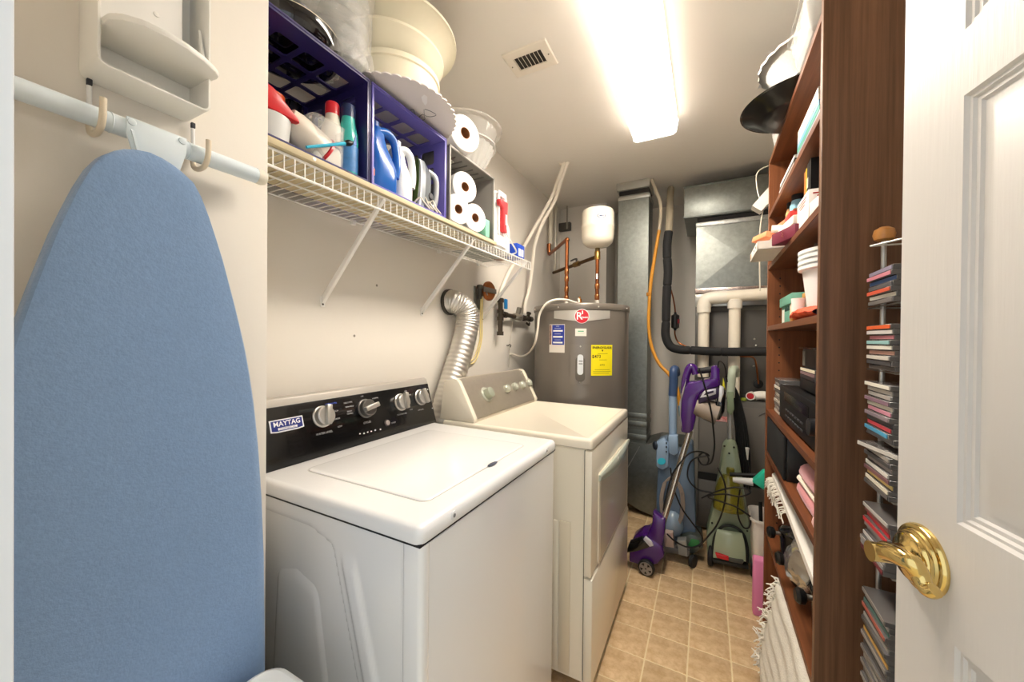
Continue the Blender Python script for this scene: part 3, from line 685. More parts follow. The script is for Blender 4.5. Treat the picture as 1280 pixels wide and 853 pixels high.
YR = Vector((0, 1, 0))
bc = cpx(358.5, 530.5)
G().prism([bc+YR*a+CU*b+CN*.0004 for a, b in ((-.047, -.0165), (-.03, -.019), (.03, -.019), (.047, -.0165), (.047, .0165), (-.047, .0165))], CN*.0016, .0004).build('badge', M('#e9e9ee', .3), wa)
G().prism([bc+YR*a+CU*b+CN*.0021 for a, b in ((-.0435, -.0135), (-.03, -.0155), (.03, -.0155), (.0435, -.0135), (.0435, .0135), (-.0435, .0135))], CN*.0004).build('badge_face', M('#20307c', .35), wa)
BW = M('#f4f4f6', .5)
text('MAYTAG', bc+CU*.0035+CN*.0028, YR, CU, .0188, BW, wa, bold=.0003)
patch(wa, 'badge_band', BW, bc-CU*.0098+CN*.0026, YR, CU, .054, .0064, .0002)
text('COMMERCIAL', bc-CU*.0100+CN*.0031, YR, CU, .0074, M('#20307c', .4), wa)
TW = M('#c9c8c8', .6); TB = M('#3f5bd0', .6)
def ctext(s, x, y, size, mat=TW, al='CENTER'): text(s, cpx(x, y, .0004), YR, CU, size, mat, wa, align=al)
ctext('WATER LEVEL', 405.5, 541.5, .0088); ctext('DEEP WATER', 413.5, 505, .0072, TB); ctext('HIGH', 420, 514, .0066); ctext('MEDIUM', 420.5, 524, .0066); ctext('LOW', 425, 533.3, .0066)
ctext('CYCLES', 459, 528.3, .009); ctext('OFF', 452.5, 495.8, .007)
ctext('NORMAL', 469, 498, .007); ctext('DELICATES', 435, 503.5, .0066); ctext('PERM PRESS', 437, 508.5, .0062); ctext('BULKY', 437, 514.3, .0062); ctext('TOWELS', 437.5, 517.3, .0062)
ctext('TEMPERATURE', 502.5, 518, .0078); ctext('OPTIONS', 526, 512.5, .0078); ctext('HOT', 507, 489.3, .0062); ctext('COLD', 514, 512.3, .0062); ctext('WARM', 511.5, 493.8, .0062)
ctext('START', 489, 529.5, .0078, al='LEFT')
for k, (x, y) in enumerate(((450, 542.5), (455, 542), (459.5, 540.5), (464, 539.5), (469, 538), (475.5, 537))):
    patch(wa, 'indicator_mark', TW, cpx(x, y, .0003), YR, CU, .006, .004, .0002)
for x, y in ((534.5, 487), (540.3, 510.5)): G().ball(cpx(x, y), .003, 10, 6).build('panel_screw', M('#cfcfd0', .4), wa)
# ================================================================== DRYER
dr = thing('dryer', 'bisque front loading dryer with a silver control panel', 'dryer', (-.68, 1.636, 0))
DX0, DX1, DY0, DY1 = -1.015, -.352, 1.297, 1.975
g = G(); g.rr(((DX0+DX1)/2-.008, (DY0+DY1)/2, 0), (DX1-DX0)/2-.012, (DY1-DY0)/2-.003, .01, [(.02, .03), (.0, .04), (0, .872), (.004, .876)], n=4); g.build('cabinet', BISQUE, dr)
g = G(); g.rr(((DX0+DX1)/2, (DY0+DY1)/2, 0), (DX1-DX0)/2, (DY1-DY0)/2, .012, [(.004, .8775), (.0, .880), (0, .903), (.003, .910), (.008, .9135), (.022, .914), (.026, .9125)], n=4); g.build('top_deck', BISQUE, dr)
G().box(-.470, -.428, DY0-.003, DY0+.002, .05, .605, .002).build('side_emboss', M('#ddd2bb', .4), dr)
G().box(-.500, -.474, DY0-.0015, DY0+.002, .05, .60, .001).build('side_emboss', BISQUE, dr)
G().box(-.3795, -.3775, DY0-.0008, DY0+.02, .05, .874).build('seam', M('#6a6255', .7), dr)
g = G(); g.box(DX1-.028, DX1, DY0, DY1, .422, .872, .004); g.build('front_panel', BISQUE, dr)
g = G(); g.box(DX1-.028, DX1+.006, DY0, DY1, .035, .415, .006); g.build('lower_panel', BISQUE, dr)
# door let into the upper front
g = G(); g.rr((DX1+.0003, 1.668, .594), .285, .172, .02, [(0, 0), (0, .004), (.003, .0065), (.008, .0068), (.012, .005), (.016, .0068), (.02, .007)], n=5, ax=(1, 0, 0), ux=(0, 1, 0))
dd = g.build('door', M('#e6dbc6', .14, coat=.6), dr)
g = G(); L = []
for k in range(17):
    u = k/16; y = 1.372+.578*u; s = math.sin(PI*u); dep = .009+.008*s; hh = .012+.018*s
    zc = .756-.020*s+.0*u
    L.append([Vector((DX1+.0055+dep*a, y, zc+hh*b)) for a, b in ((0, .9), (.6, 1), (1, .6), (1.05, 0), (.7, -.8), (0, -1))])
g.loops(L); g.build('handle', M('#b9c0b2', .3, coat=.3), dd, 'grey green bowed handle')
G().lathe([(.0095, 0), (.009, .0015), (.006, .002)], pX(772.7, 573.6, DX1+.028), (1, 0, 0), 18).build('handle_dot', WHITE, dd)
# control hood
NN = Vector((.17, 0, .095)).normalized(); NU = Vector((-.095, 0, .17)).normalized(); NP = Vector((-.857, 0, .9155))
hood = [(-.856, .9142), (-.860, .926), (-.880, .965), (-.905, 1.012), (-.930, 1.058), (-.940, 1.076), (-.950, 1.086), (-.965, 1.090), (-1.014, 1.085), (-1.035, .9142)]
G().prism([(x-.003, DY0+.030, z-.001) for x, z in hood], (0, DY1-DY0-.052, 0), .001).build('hood', M('#cfc6b2', .35), dr)
for y in (DY0+.010, DY1-.036):
    G().prism([(x, y, z) for x, z in [hood[0]]+[(a+.006, b+.004) for a, b in hood[1:8]]+hood[8:]], (0, .026, 0), .004).build('end_cheek', BISQUE, dr)
hin = [Vector((x, DY0+.040, z)) for x, z in hood[1:8]]
G().prism([q+Vector((.0012, 0, .0008)) for q in hin]+[q-Vector((.006, 0, .003)) for q in hin[::-1]], (0, DY1-DY0-.078, 0)).build('control_panel', M('#b9b1a4', .33, .65, var=.06, vs=40), dr)
def npx(x, y, d=.0035): q = pP(x, y, NP+NN*d, NN); return q
KG = M('#bfc2b4', .3, .35)
q = npx(607.6, 493.5); k = G().lathe([(.037, .0008), (.037, .004), (.032, .006)], q, NN, 30).build('knob', KG, dr)
G().lathe([(.025, .004), (.024, .034), (.018, .037)], q, NN, 26).build('knob_grip', M('#aab09f', .3, .3), k)
for x, y in ((632, 486.7), (642, 484.3), (651.3, 482), (659.7, 479.5)):
    k = G().lathe([(.0215, .0008), (.0205, .006), (.0205, .018), (.017, .022)], npx(x, y), NN, 24).build('knob', KG, dr)
    G().lathe([(.012, .018), (.011, .0235), (.008, .024)], npx(x, y), NN, 18).build('knob_cap', M('#cdd0c4', .3, .2), k)
q = npx(653, 466.5); u2 = Vector((0, 1, 0))
G().loops([[q+NN*d+u2*.026*math.cos(2*PI*j/24)*s+NU*.012*math.sin(2*PI*j/24)*s for j in range(24)] for d, s in ((.0006, 1), (.003, 1), (.004, .9))]).build('oval_badge', M('#d6d0c4', .25, .6), dr)
# ================================================================== DRYER DUCT
dd_ = thing('dryer_vent_duct', 'silver ribbed foil duct bending from the wall behind the dryer', 'duct', (-1.16, 1.52, 1.45))
G().lathe([(.062, 0), (.066, .003), (.066, .016), (.060, .018)], (-1.1675, 1.535, 1.452), (1, 0, 0), 30).build('wall_collar', M('#4b4843', .5, .5), dd_)
pth = catmull([(-1.165, 1.535, 1.452), (-1.130, 1.542, 1.452), pX(582, 388, -1.092), pX(584, 408, -1.083), pX(575, 445, -1.083), pX(564, 480, -1.083), pX(555, 515, -1.083), pX(549, 560, -1.083), pX(543, 640, -1.083)], 26)
g = G(); u = None; L = []
for i, q in enumerate(pth):
    d = (pth[min(i+1, len(pth)-1)]-pth[max(i-1, 0)]).normalized()
    if u is None: u = frame(d)[0]
    u = (u-d*u.dot(d)).normalized(); w = d.cross(u); r = .0585+(.0018 if i % 4 == 0 else (-.0010 if i % 4 == 2 else 0))+.0010*noise.noise(q*40)
    L.append([q+(u*math.cos(2*PI*j/28)+w*math.sin(2*PI*j/28))*(r+.001*noise.noise(Vector((j*1.9, i*.8, 0)))) for j in range(28)])
g.loops(L); g.build('foil_hose', FOIL, dd_, sharp=50)
# ================================================================== WATER HEATER
HC, HR = Vector((-.729, 2.37, 0)), .300
wh = thing('water_heater', 'tall taupe grey electric water heater tank in the far left corner', 'water heater', (HC.x, HC.y, 0))
G().lathe([(HR-.01, .0), (HR-.01, .02), (HR, .03), (HR, 1.455)], HC, n=64).build('tank', HEATER, wh)
G().lathe([(HR+.004, 1.44), (HR+.006, 1.444), (HR+.006, 1.470), (HR+.002, 1.478), (HR-.02, 1.482)], HC, n=64).build('top_cap', HEATER, wh)
def hp(a, z, d=0): a = math.radians(a); return Vector((HC.x+(HR+d)*math.sin(a), HC.y-(HR+d)*math.cos(a), z))
def hpatch(name, mat, a0, a1, z0, z1, d=.0008, poly=None, n=12, label=None, th=.0008):
    g = G(); L = []
    for i in range(n+1):
        a = a0+(a1-a0)*i/n; lo, hi = (z0, z1) if poly is None else poly(i/n)
        L.append([hp(a, lo, d), hp(a, hi, d), hp(a, hi, d-th), hp(a, lo, d-th)])
    g.loops(L); return g.build(name, mat, wh, label)
for a in (-52, -8, 36, 80): G().ball(hp(a, 1.457, .007), .005, 10, 6).build('cap_screw', M('#d8d4cc', .3, .7), wh)
hpatch('silver_band', M('#cfccc5', .3, .55), -13.8, 50.4, 1.388, 1.437, .003, lambda u: (1.392-.022*(1-abs(2*u-1)), 1.437), 28)
def hdisc(name, mat, a, z, r, d0, d1, label=None):
    c = hp(a, z, d0); nn = Vector((math.sin(math.radians(a)), -math.cos(math.radians(a)), 0))
    return G().lathe([(r, 0), (r, d1-d0)], c, nn, 32).build(name, mat, wh, label)
hdisc('emblem_rim', M('#f2f0ee', .4), 18.3, 1.402, .0415, .003, .006)
hdisc('emblem', M('#c8202f', .35), 18.3, 1.402, .0385, .005, .0072, 'round red emblem')
def htext(st, a, z, size, mat, d=.0016, al='CENTER', bold=0):
    r = math.radians(a); o = text(st, hp(a, z, 0), (math.cos(r), math.sin(r), 0), (0, 0, 1), size, mat, wh, align=al, bold=bold)
    inv = o.matrix_basis.inverted() @ wm(wh).inverted()
    for v in o.data.vertices: v.co = inv @ hp(a+math.degrees(v.co.x/HR), z+v.co.y, d)      # print follows the curve of the tank
def dtext(st, x, z, size, mat, bold=0):
    r = math.radians(18.3); rt = Vector((math.cos(r), math.sin(r), 0)); text(st, hp(18.3, z, .0077)+rt*x, rt, (0, 0, 1), size, mat, wh, bold=bold)
HW = M('#f5f3f0', .5)
dtext('R', -.0145, 1.402, .060, HW, .0008); dtext('heem', .0165, 1.396, .0165, HW, .0003)
patch(wh, 'emblem_bar', HW, hp(18.9, 1.424, .0076), (math.cos(.32), math.sin(.32), 0), (0, 0, 1), .007, .020, .0003)
hpatch('certification_label', M('#e6e2d8', .5), 11.3, 23.5, 1.288, 1.331, .0012); hpatch('green_print', M('#5fae84', .6), 14.2, 20.6, 1.313, 1.319, .0020); hpatch('print_line', M('#b9c7bb', .6), 13.6, 21.2, 1.303, 1.306, .0020)
hpatch('blue_label_backing', M('#e3dcd2', .5), -20.5, -.4, 1.190, 1.357, .0012); hpatch('blue_panel', M('#2b3d9c', .45), -16.3, -.9, 1.236, 1.353, .0020); hpatch('photo_strip', M('#b98f86', .5, var=1, c2='#6d5048', vs=60), -20.2, -17.4, 1.236, 1.353, .0020)
for z in (1.318, 1.283, 1.249): hpatch('white_panel', HW, -14.8, -2.8, z-.0045, z+.0045, .0028)
for z in (1.345, 1.333, 1.300, 1.265): hpatch('print_line', M('#aeb4d8', .5), -13 if z < 1.34 else -11, -5 if z < 1.34 else -7, z-.0018, z+.0018, .0028)
hpatch('access_cover', M('#7d766d', .3, .25, coat=.3), 6.0, 28.0, 1.012, 1.238, .008, None, 14, th=.008)
g = G(); g.rr(hp(17.2, 1.100, .007), .027, .072, .024, [(0, 0), (0, .010), (.004, .012)], n=6, ax=hp(17.2, 0)-HC, ux=(math.cos(.3), math.sin(.3), 0)); g.build('recess_shade', M('#5f5a53', .4), wh)  # dark pill painted in for the shadow of the recess round the label
nn = Vector((math.sin(.3), -math.cos(.3), 0)); rr_ = Vector((math.cos(.3), math.sin(.3), 0))
g = G(); g.rr(hp(17.2, 1.125, .0195), .0165, .058, .015, [(0, 0), (0, .001)], n=6, ax=nn, ux=rr_); g.build('thermostat_label', M('#d6dbe0', .45), wh)
for z in (1.145, 1.130): patch(wh, 'print_line', M('#3b4048', .5), hp(17.6, z, .0212), rr_, (0, 0, 1), .022, .0045, .0003)
for z in (1.228, 1.022): G().ball(hp(17.2, z, .009), .005, 10, 6).build('cover_screw', M('#d8d4cc', .3, .7), wh)
hpatch('energy_label', M('#f3e21a', .5), 28.9, 54.4, 1.061, 1.238, .0012, None, 14)
htext('ENERGYGUIDE', 41.6, 1.222, .0180, INK, .0024, bold=.0005); htext('$473', 34.8, 1.171, .026, INK, .0024, bold=.0003); htext('4773', 41.5, 1.122, .015, INK, .0024)
for z, a0, a1 in ((1.188, 36, 48), (1.152, 38, 47), (1.095, 33, 51), (1.085, 31, 52), (1.075, 31, 50)): hpatch('print_line', M('#8a8420', .6), a0, a1, z-.0011, z+.0011, .0022, n=4)
g = G(); g.prism([hp(40.6, 1.210, .002), hp(42.6, 1.210, .002), hp(41.6, 1.198, .002)], nn*.0004); g.build('arrow_mark', INK, wh)
# nipples and relief valve on top
for x, y in ((-.842, 2.41), (-.636, 2.42)):
    G().lathe([(.020, 0), (.020, .008), (.014, .012), (.013, .045)], (x, y, 1.4815), n=18).build('nipple', M('#d9d5ca', .4), wh)
rv = G().lathe([(.018, 0), (.018, .012), (.022, .014), (.022, .026), (.016, .03), (.014, .05), (.007, .054), (.007, .066)], (-.735, 2.36, 1.4815), n=8).build('relief_valve', M('#a2733c', .35, 1), wh)
# ---- plumbing above it (each run one thing)
cp = thing('copper_pipe', 'copper riser with elbow from the heater to the left corner', 'pipe', (-.842, 2.41, 1.52))
e1 = Vector((-.842, 2.41, 1.945)); e2 = Vector(pX(687, 318, -1.125))
g = G(); g.tube([(-.842, 2.41, 1.522), (-.842, 2.41, 1.90), (-.843, 2.411, 1.935), e1.lerp(e2, .05), e1.lerp(e2, .5), e2], .0125, 14); g.build('tube', COPPER, cp)
for z in (1.53, 1.59, 1.66, 1.71): G().lathe([(.0145, 0), (.0155, .002), (.0155, .03), (.0145, .032)], (-.842, 2.41, z), n=16).build('coupling', M('#b5774b', .3, 1), cp)
G().ball(e1+Vector((0, 0, -.003)), .0165, 14, 10).build('elbow', COPPER, cp)
G().tube([e2, e2+Vector((-.005, 0, .03)), e2+Vector((-.006, .0, .085))], .016, 12).build('elbow', COPPER, cp)
cp2 = thing('copper_pipe', 'copper pipe with a tee under the white expansion tank and a lever valve', 'pipe', (-.636, 2.42, 1.52))
TE = Vector((-.636, 2.42, 1.812)); e3 = Vector(pX(692, 341, -1.115))
G().tube([(-.636, 2.42, 1.522), (-.636, 2.42, 1.65), (-.636, 2.42, 1.84)], .0125, 14, smooth=False).build('riser', COPPER, cp2)
G().tube([TE, TE.lerp(e3, .35), e3], .0125, 14, smooth=False).build('cross_pipe', M('#6d5132', .4, 1, var=.3, vs=20), cp2)
G().lathe([(.019, 0), (.019, .05), (.016, .055)], TE-Vector((0, 0, .02)), n=16).build('tee', BRASSPIPE, cp2)
for z in (1.53, 1.60): G().lathe([(.015, 0), (.016, .002), (.016, .03), (.015, .032)], (-.636, 2.42, z), n=16).build('coupling', M('#b5774b', .3, 1), cp2)
patch(cp2, 'white_tag', HW, (-.634, 2.4065, 1.68), (1, 0, 0), (0, 0, 1), .012, .034, .0004)
vq = TE.lerp(e3, .42); vd = (e3-TE).normalized()
v = G().cyl(vq-vd*.03, vq+vd*.03, .0195, n=12).build('valve_body', M('#84683c', .35, 1), cp2)
g = G(); g.cyl(vq, vq+Vector((0, 0, .038)), .007, n=10); g.tube([vq+Vector((.0, 0, .038)), vq+vd*.03+Vector((0, 0, .042)), vq+vd*.085+Vector((0, 0, .04))], .006, 8); g.build('valve_lever', M('#5d5a55', .4, .7), v)
et = thing('expansion_tank', 'cream white expansion tank with blue top above the heater', 'tank', (-.636, 2.42, 1.84))
ETM = M('#efe7d6', .3, coat=.3)
G().lathe([(.012, 1.865), (.03, 1.868), (.07, 1.878), (.094, 1.90), (.102, 1.93), (.1025, 1.985), (.1055, 1.990), (.1055, 2.010), (.1025, 2.015), (.1025, 2.09), (.097, 2.108), (.07, 2.120), (.03, 2.124)], (-.636, 2.42, 0), n=44).build('tank', ETM, et)
G().lathe([(.016, 1.835), (.016, 1.868)], (-.636, 2.42, 0), n=16).build('neck', M('#8d7a55', .35, .9), et)
G().lathe([(.030, 2.122), (.030, 2.136), (.027, 2.138)], (-.636, 2.42, 0), n=24).build('valve_cap', M('#3f5f9c', .4), et)
# oval emblem facing the room
ec = math.radians(27); 
def ep(a, z, d): a = ec+a; return Vector((-.636+(.1025+d)*math.sin(a), 2.42-(.1025+d)*math.cos(a), z))
for nm, m_, s_, d_ in (('oval_emblem', M('#23345f', .4), 1, .0008), ('oval_emblem_face', HW, .8, .0014)):
    g = G(); g.loops([[ep(.26*s_*math.cos(2*PI*j/28), 2.046+.0135*s_*math.sin(2*PI*j/28), dd2) for j in range(28)] for dd2 in (d_-.0008, d_)]); g.build(nm, m_, et)
g = G(); g.loops([[ep(.16*math.cos(2*PI*j/20), 2.046+.004*math.sin(2*PI*j/20), dd2) for j in range(20)] for dd2 in (.0014, .0018)]); g.build('emblem_bar', M('#23345f', .4), et)
# drain/vent pipes in the corner
for k, (px_, X, r, m_, lab, zb_) in enumerate(((688.5, -1.128, .016, M('#d9d2c0', .45), 'thick cream pipe running up the far left corner to the ceiling', e2.z+.085), (694.5, -1.105, .012, M('#b9b4a8', .4, .3), 'grey pipe second from the wall in the far left corner', e3.z), (699.5, -1.09, .007, M('#a19a8c', .5), 'thinnest grey conduit in the far left corner', 2.23))):
    q = pX(px_, 262, X); 
    if k == 2: q.y = 3.1; q.x = -1.085
    solo(G().cyl((q.x, q.y, zb_), (q.x, q.y, 2.429), r, n=14), 'corner_pipe', m_, lab, 'pipe')
jb = thing('junction_lamp', 'small dark metal box fitting in the far left corner', 'fitting', (-1.05, 3.13, 2.1))
q = pY(706, 284, 3.14)
G().box(q.x-.055, q.x+.055, 3.12, 3.159, q.z-.035, q.z+.035, .004).build('box', M('#57534d', .5, .4), jb)
# ================================================================== WALL FITTINGS LEFT
ob = thing('outlet_box', 'small galvanised electrical box plate on the left wall', 'outlet box', (-1.166, 1.80, 1.45))
G().box(-1.1675, -1.158, 1.765, 1.835, 1.435, 1.565, .002).build('plate', GALV, ob)
G().lathe([(.012, 0), (.011, .004)], (-1.158, 1.80, 1.50), (1, 0, 0), 14).build('knockout', M('#87898a', .4, .8), ob)
be = thing('bell_transformer', 'round copper coloured disc with a grey strap on the left wall', 'bell', (-1.10, 1.93, 1.56))
q = pX(613, 364, -1.10)
G().lathe([(.050, 0), (.056, .004), (.056, .012), (.048, .020), (.02, .023)], (-1.118, q.y, q.z), (1, -.12, 0), 32).build('disc', M('#9a5a2f', .4, .7), be)
G().box(-1.095, -1.088, q.y-.085, q.y+.05, q.z-.013, q.z+.015, .002).build('strap', M('#7d7871', .4, .7), be)
G().cyl((-1.167, q.y-.04, q.z-.02), (-1.10, q.y-.03, q.z-.015), .014, n=12).build('stem', M('#8d877e', .5, .5), be)
G().lathe([(.012, 0), (.012, .05), (.018, .054), (.018, .075), (.010, .08)], (-1.13, q.y-.065, q.z-.05), (0, 0, 1), 10).build('terminal_post', M('#5a564f', .5, .6), be)
yw = thing('yellow_wire', 'thin yellow wire looping down the left wall behind the dryer', 'wire', (-1.16, 1.7, 1.2))
g = G(); g.tube([pX(603, 372, -1.13), pX(602.5, 400, -1.155), pX(602, 425, -1.158), pX(595, 450, -1.158), pX(586, 455, -1.158), pX(579, 449, -1.158), pX(574, 430, -1.16)], .0042, 8)
g.tube([pX(601, 372, -1.135), pX(600.5, 400, -1.157), pX(600, 425, -1.160), pX(593, 447, -1.160), pX(586, 451, -1.160), pX(580, 447, -1.160)], .0035, 8)
g.build('strand', M('#e3d08f', .5), yw)
gp = thing('iron_pipe', 'dark iron gas pipe with tee and cross run on the left wall', 'pipe', (-1.13, 2.07, 1.28))
IRON = M('#4b4339', .45, .7)
va, vb = pX(626.5, 373, -1.125), pX(624.5, 417, -1.125)
va.y = vb.y = (va.y+vb.y)/2
G().cyl(vb, va, .0155, n=14).build('riser', IRON, gp)
tq = vb.lerp(va, .55)
for t_ in (.0, .42, .62, .93): G().cyl(vb.lerp(va, t_)-Vector((0, 0, .012)), vb.lerp(va, t_)+Vector((0, 0, .012)), .021, n=12).build('coupling', IRON, gp)
hb = tq+Vector((0, .46, -.01))
G().cyl(tq, hb, .0135, n=14).build('cross_pipe', IRON, gp)
for t_ in (.12, .5, .75, .95):
    c = tq.lerp(hb, t_); G().cyl(c-Vector((0, .02, 0)), c+Vector((0, .02, 0)), .020, n=8).build('coupling', IRON, gp)
c = tq.lerp(hb, .5)
rg_ = G().lathe([(.03, -.02), (.04, -.008), (.04, .010), (.026, .02), (.016, .022), (.016, .062), (.012, .066)], c, (.25, 0, 1), 16).build('regulator', M('#8e887d', .4, .7), gp)
c = tq.lerp(hb, .86)
vv = G().lathe([(.012, 0), (.012, .03), (.018, .032), (.018, .045), (.008, .05)], c, (.2, 0, 1), 12).build('valve', IRON, gp)
G().tube([c+Vector((0, -.02, -.03)), c+Vector((.01, 0, -.045)), c+Vector((0, .03, -.03))], .008, 8).build('valve_key', IRON, vv)
q = pX(632, 380, -1.10)
bh = G().box(q.x-.006, q.x+.006, q.y-.014, q.y+.020, q.z-.032, q.z+.03, .005).build('blue_handle', M('#1a78b8', .4), gp)
hk = thing('wall_hook', 'small screw hook with hanging string on the left wall', 'hook', (-1.16, 2.18, 1.22))
q = pX(635.5, 432, -1.155)
G().tube([q+Vector((-.012, 0, 0)), q, q+Vector((.008, 0, .006)), q+Vector((.012, .012, 0)), q+Vector((.006, .014, -.012))], .004, 8).build('screw_hook', M('#8a857c', .3, .8), hk)
G().tube([q+Vector((.004, .01, -.008)), q+Vector((.002, .012, -.06)), q+Vector((.0, .008, -.15))], .0016, 5).build('string', M('#b8b2a4', .7), hk)
G().tube([q+Vector((.004, .01, .0)), q+Vector((.002, .03, .06)), q+Vector((.0, .06, .17))], .0016, 5).build('string', M('#d8d0c0', .7), hk)
# two white plastic tubes from the ceiling
wt = M('#efe8da', .4)
A = pZ(706, 203, 2.429)
solo(G().tube([A, pX(699, 222, -.88), pX(690, 246, -.96), pX(674, 275, -1.05), pX(655, 309, -1.125), pX(640, 334, -1.14), pX(629, 357, -1.15), pX(622, 380, -1.15)], .0125, 10), 'water_tube', wt, 'white plastic tube from the ceiling passing behind the shelf end', 'tube')
solo(G().tube([A+Vector((.022, .006, 0)), pX(702, 224, -.865), pX(694, 250, -.94), pX(679, 278, -1.02), pX(669, 305, -1.08), pX(666, 330, -1.10), pX(662, 360, -1.12), pX(657, 379, -1.13), pX(656, 392, -1.13)], .0125, 10), 'water_tube', wt, 'white plastic tube from the ceiling down to the iron pipe valve', 'tube')
solo(G().tube([A+Vector((-.035, .0, -.0045)), A+Vector((.0, .0, -.009)), A+Vector((.03, .01, -.0045))], .007, 8).noise(.004, 60), 'ceiling_sealant', wt, 'rough white sealant where white tubes enter the ceiling', 'sealant')
solo(G().tube([(-.735, 2.34, 1.53), pY(722, 379, 2.26), pY(708, 375, 2.16), pY(694, 375, 2.08), pY(683, 380, 2.045), pY(674.5, 393, 2.045), pY(672, 412, 2.05), pY(668, 431, 2.08), pX(660, 442, -1.07), pX(651, 445.5, -1.13), pX(638, 442.5, -1.16)], .0068, 10), 'white_cable', wt, 'white cable arcing from the heater top to the left wall', 'cable')
for i, (x, y) in enumerate(((443, 420), (471, 357))):
    solo(G().lathe([(.005, 0), (.004, .001)], pX(x, y, -1.168), (1, 0, 0), 10), 'wall_screw', M('#8d867a', .6), 'tiny screw in the left wall ' + ('above the washer panel' if i == 0 else 'between the two shelf brackets'), 'screw')
# ================================================================== BACK: ducts, furnace
du = thing('return_duct', 'tall galvanised sheet metal duct standing right of the heater', 'duct', (-.485, 2.95, .1))
DYF = 2.83
a0, a1 = -.592, -.374
g = G(); g.box(a0, a1, DYF, DYF+.20, .62, 2.335, .002, 1); g.build('duct_body', GALV, du)
for z in (.545, .64, .70): G().box(a0-.004, a1+.004, DYF-.004, DYF+.204, z, z+.035, .003).build('drive_cleat', GALV, du)
G().box(a0, a1, DYF+.004, DYF+.196, .52, .66, .002).build('neck', GALVD, du)
G().box(a0-.002, a1+.006, DYF-.004, DYF+.2, 2.300, 2.325, .003).build('drive_cleat', M('#c2c3be', .4, .7), du)
G().box(a0+.004, a1-.004, DYF+.012, DYF+.19, 2.32, 2.385).build('flex_gap', M('#2a2826', .7), du)
G().box(a0-.012, a1+.004, DYF-.012, DYF+.2, 2.372, 2.4295, .004).build('ceiling_collar', M('#b9b8b0', .5, .4), du)
bo = thing('duct_boot', 'dull galvanised boot at the foot of the tall duct', 'duct', (-.35, 2.92, 0))
pts = [(-.598, .52), (-.375, .52), (-.295, .555), (-.090, .555), (-.085, .16), (-.13, .06), (-.2, .018), (-.3, .012), (-.42, .04), (-.52, .085), (-.598, .12)]
G().prism([(x, DYF-.02, z) for x, z in pts], (0, .30, 0), .004).build('body', GALVD, bo)
for a, b in (((-.592, .15), (-.42, .50)), ((-.33, .50), (-.12, .50))):
    G().prism([(a[0], DYF-.0215, a[1]), (b[0], DYF-.0215, b[1]), (b[0]+.006, DYF-.0215, b[1]), (a[0]+.006, DYF-.0215, a[1])], (0, .002, 0)).build('crease', M('#b4b5b0', .4, .8), bo)
# orange flexible gas line
solo(G().tube([pY(815, 225, 2.82), pY(819, 236, 2.81), pY(825, 252, 2.81), pY(826, 268, 2.81), pY(824, 288, 2.81)], .0115, 10), 'painted_gas_line', M('#c9bda6', .5), 'paint-spattered beige top of the orange flexible line by the duct', 'pipe')
solo(G().tube([pY(824, 288, 2.81), pY(819, 318, 2.81), pY(814, 350, 2.81), pY(811.5, 380, 2.81), pY(811, 410, 2.81), pY(815, 435, 2.80), pY(824, 455, 2.78), pY(836, 468, 2.76), pY(846, 485, 2.74), pY(850, 510, 2.74)], .0115, 12), 'gas_line', M('#dd9a35', .4), 'orange flexible gas line running down beside the tall duct', 'pipe')
solo(G().lathe([(.015, 0), (.016, .004), (.016, .020), (.015, .024)], pY(811, 368, 2.81)-Vector((0, 0, .012)), n=14), 'line_clamp', M('#c07f2a', .4), 'band clamp around the orange gas line', 'clamp')
# insulated refrigerant line
rl = thing('insulated_line', 'black foam insulated pipe from ceiling bending across the furnace', 'pipe', (-.25, 2.72, 1.2))
YL = 2.70
BF = M('#1f1f20', .8, bump=.2, bs=90)
G().tube([pY(838.5, 236, YL+.3), pY(837.5, 250, YL+.2), pY(837, 268, YL+.1), pY(836, 291, YL+.03)], .024, 12).noise(.002, 40).build('painted_sleeve', M('#a39883', .8, bump=.4, bs=50), rl)
segs = [[(836, 289), (834, 305), (834, 323)], [(834, 323), (835, 340), (834, 357)], [(834, 357), (833, 378), (832.5, 402)], [(832.5, 402), (832, 420), (838, 433), (850, 437.5), (863, 438)], [(863, 438), (880, 439), (902, 440)], [(902, 440), (925, 440), (962, 439.5)]]
for k, sg in enumerate(segs):
    G().tube([pY(x, y, YL) for x, y in sg], lambda t: .0275-.0045*max(0, 1-min(t, 1-t)/.05), 14, 14).build('foam_sleeve', BF, rl)
fd = thing('filter_drier', 'small black cylinder on the copper line behind the insulated pipe', 'filter', tuple(pY(843.5, 402, YL+.05)))
q = pY(844, 402, YL+.06)
G().lathe([(.007, -.062), (.009, -.052), (.025, -.042), (.026, .04), (.009, .05), (.007, .062)], q, n=18).build('body', BLACK, fd)
patch(fd, 'red_label', M('#8a2530', .5), q+Vector((.022, -.0155, .0)), (.6, .8, 0), (0, 0, 1), .018, .028, .0006)
g = G(); g.tube([q+Vector((0, 0, .055)), q+Vector((-.004, 0, .10)), q+Vector((-.015, 0, .16)), q+Vector((-.03, 0, .22))], .0048, 8); g.tube([q+Vector((0, 0, -.055)), q+Vector((0, 0, -.09)), q+Vector((.02, 0, -.14)), q+Vector((.07, -.02, -.17))], .0048, 8); g.build('copper_line', COPPER, fd)
fu = thing('furnace', 'dark grey furnace cabinet with sheet metal plenum at the back', 'furnace', (.20, 3.05, 0))
FXL, FXR = -.068, .50
G().box(FXL, FXR, 2.80, 3.40, .02, .885, .004).build('lower_cabinet', GREYFURN, fu)
G().box(FXL, FXR, 2.875, 3.40, .886, 1.500, .004).build('coil_cabinet', GREYFURN, fu)
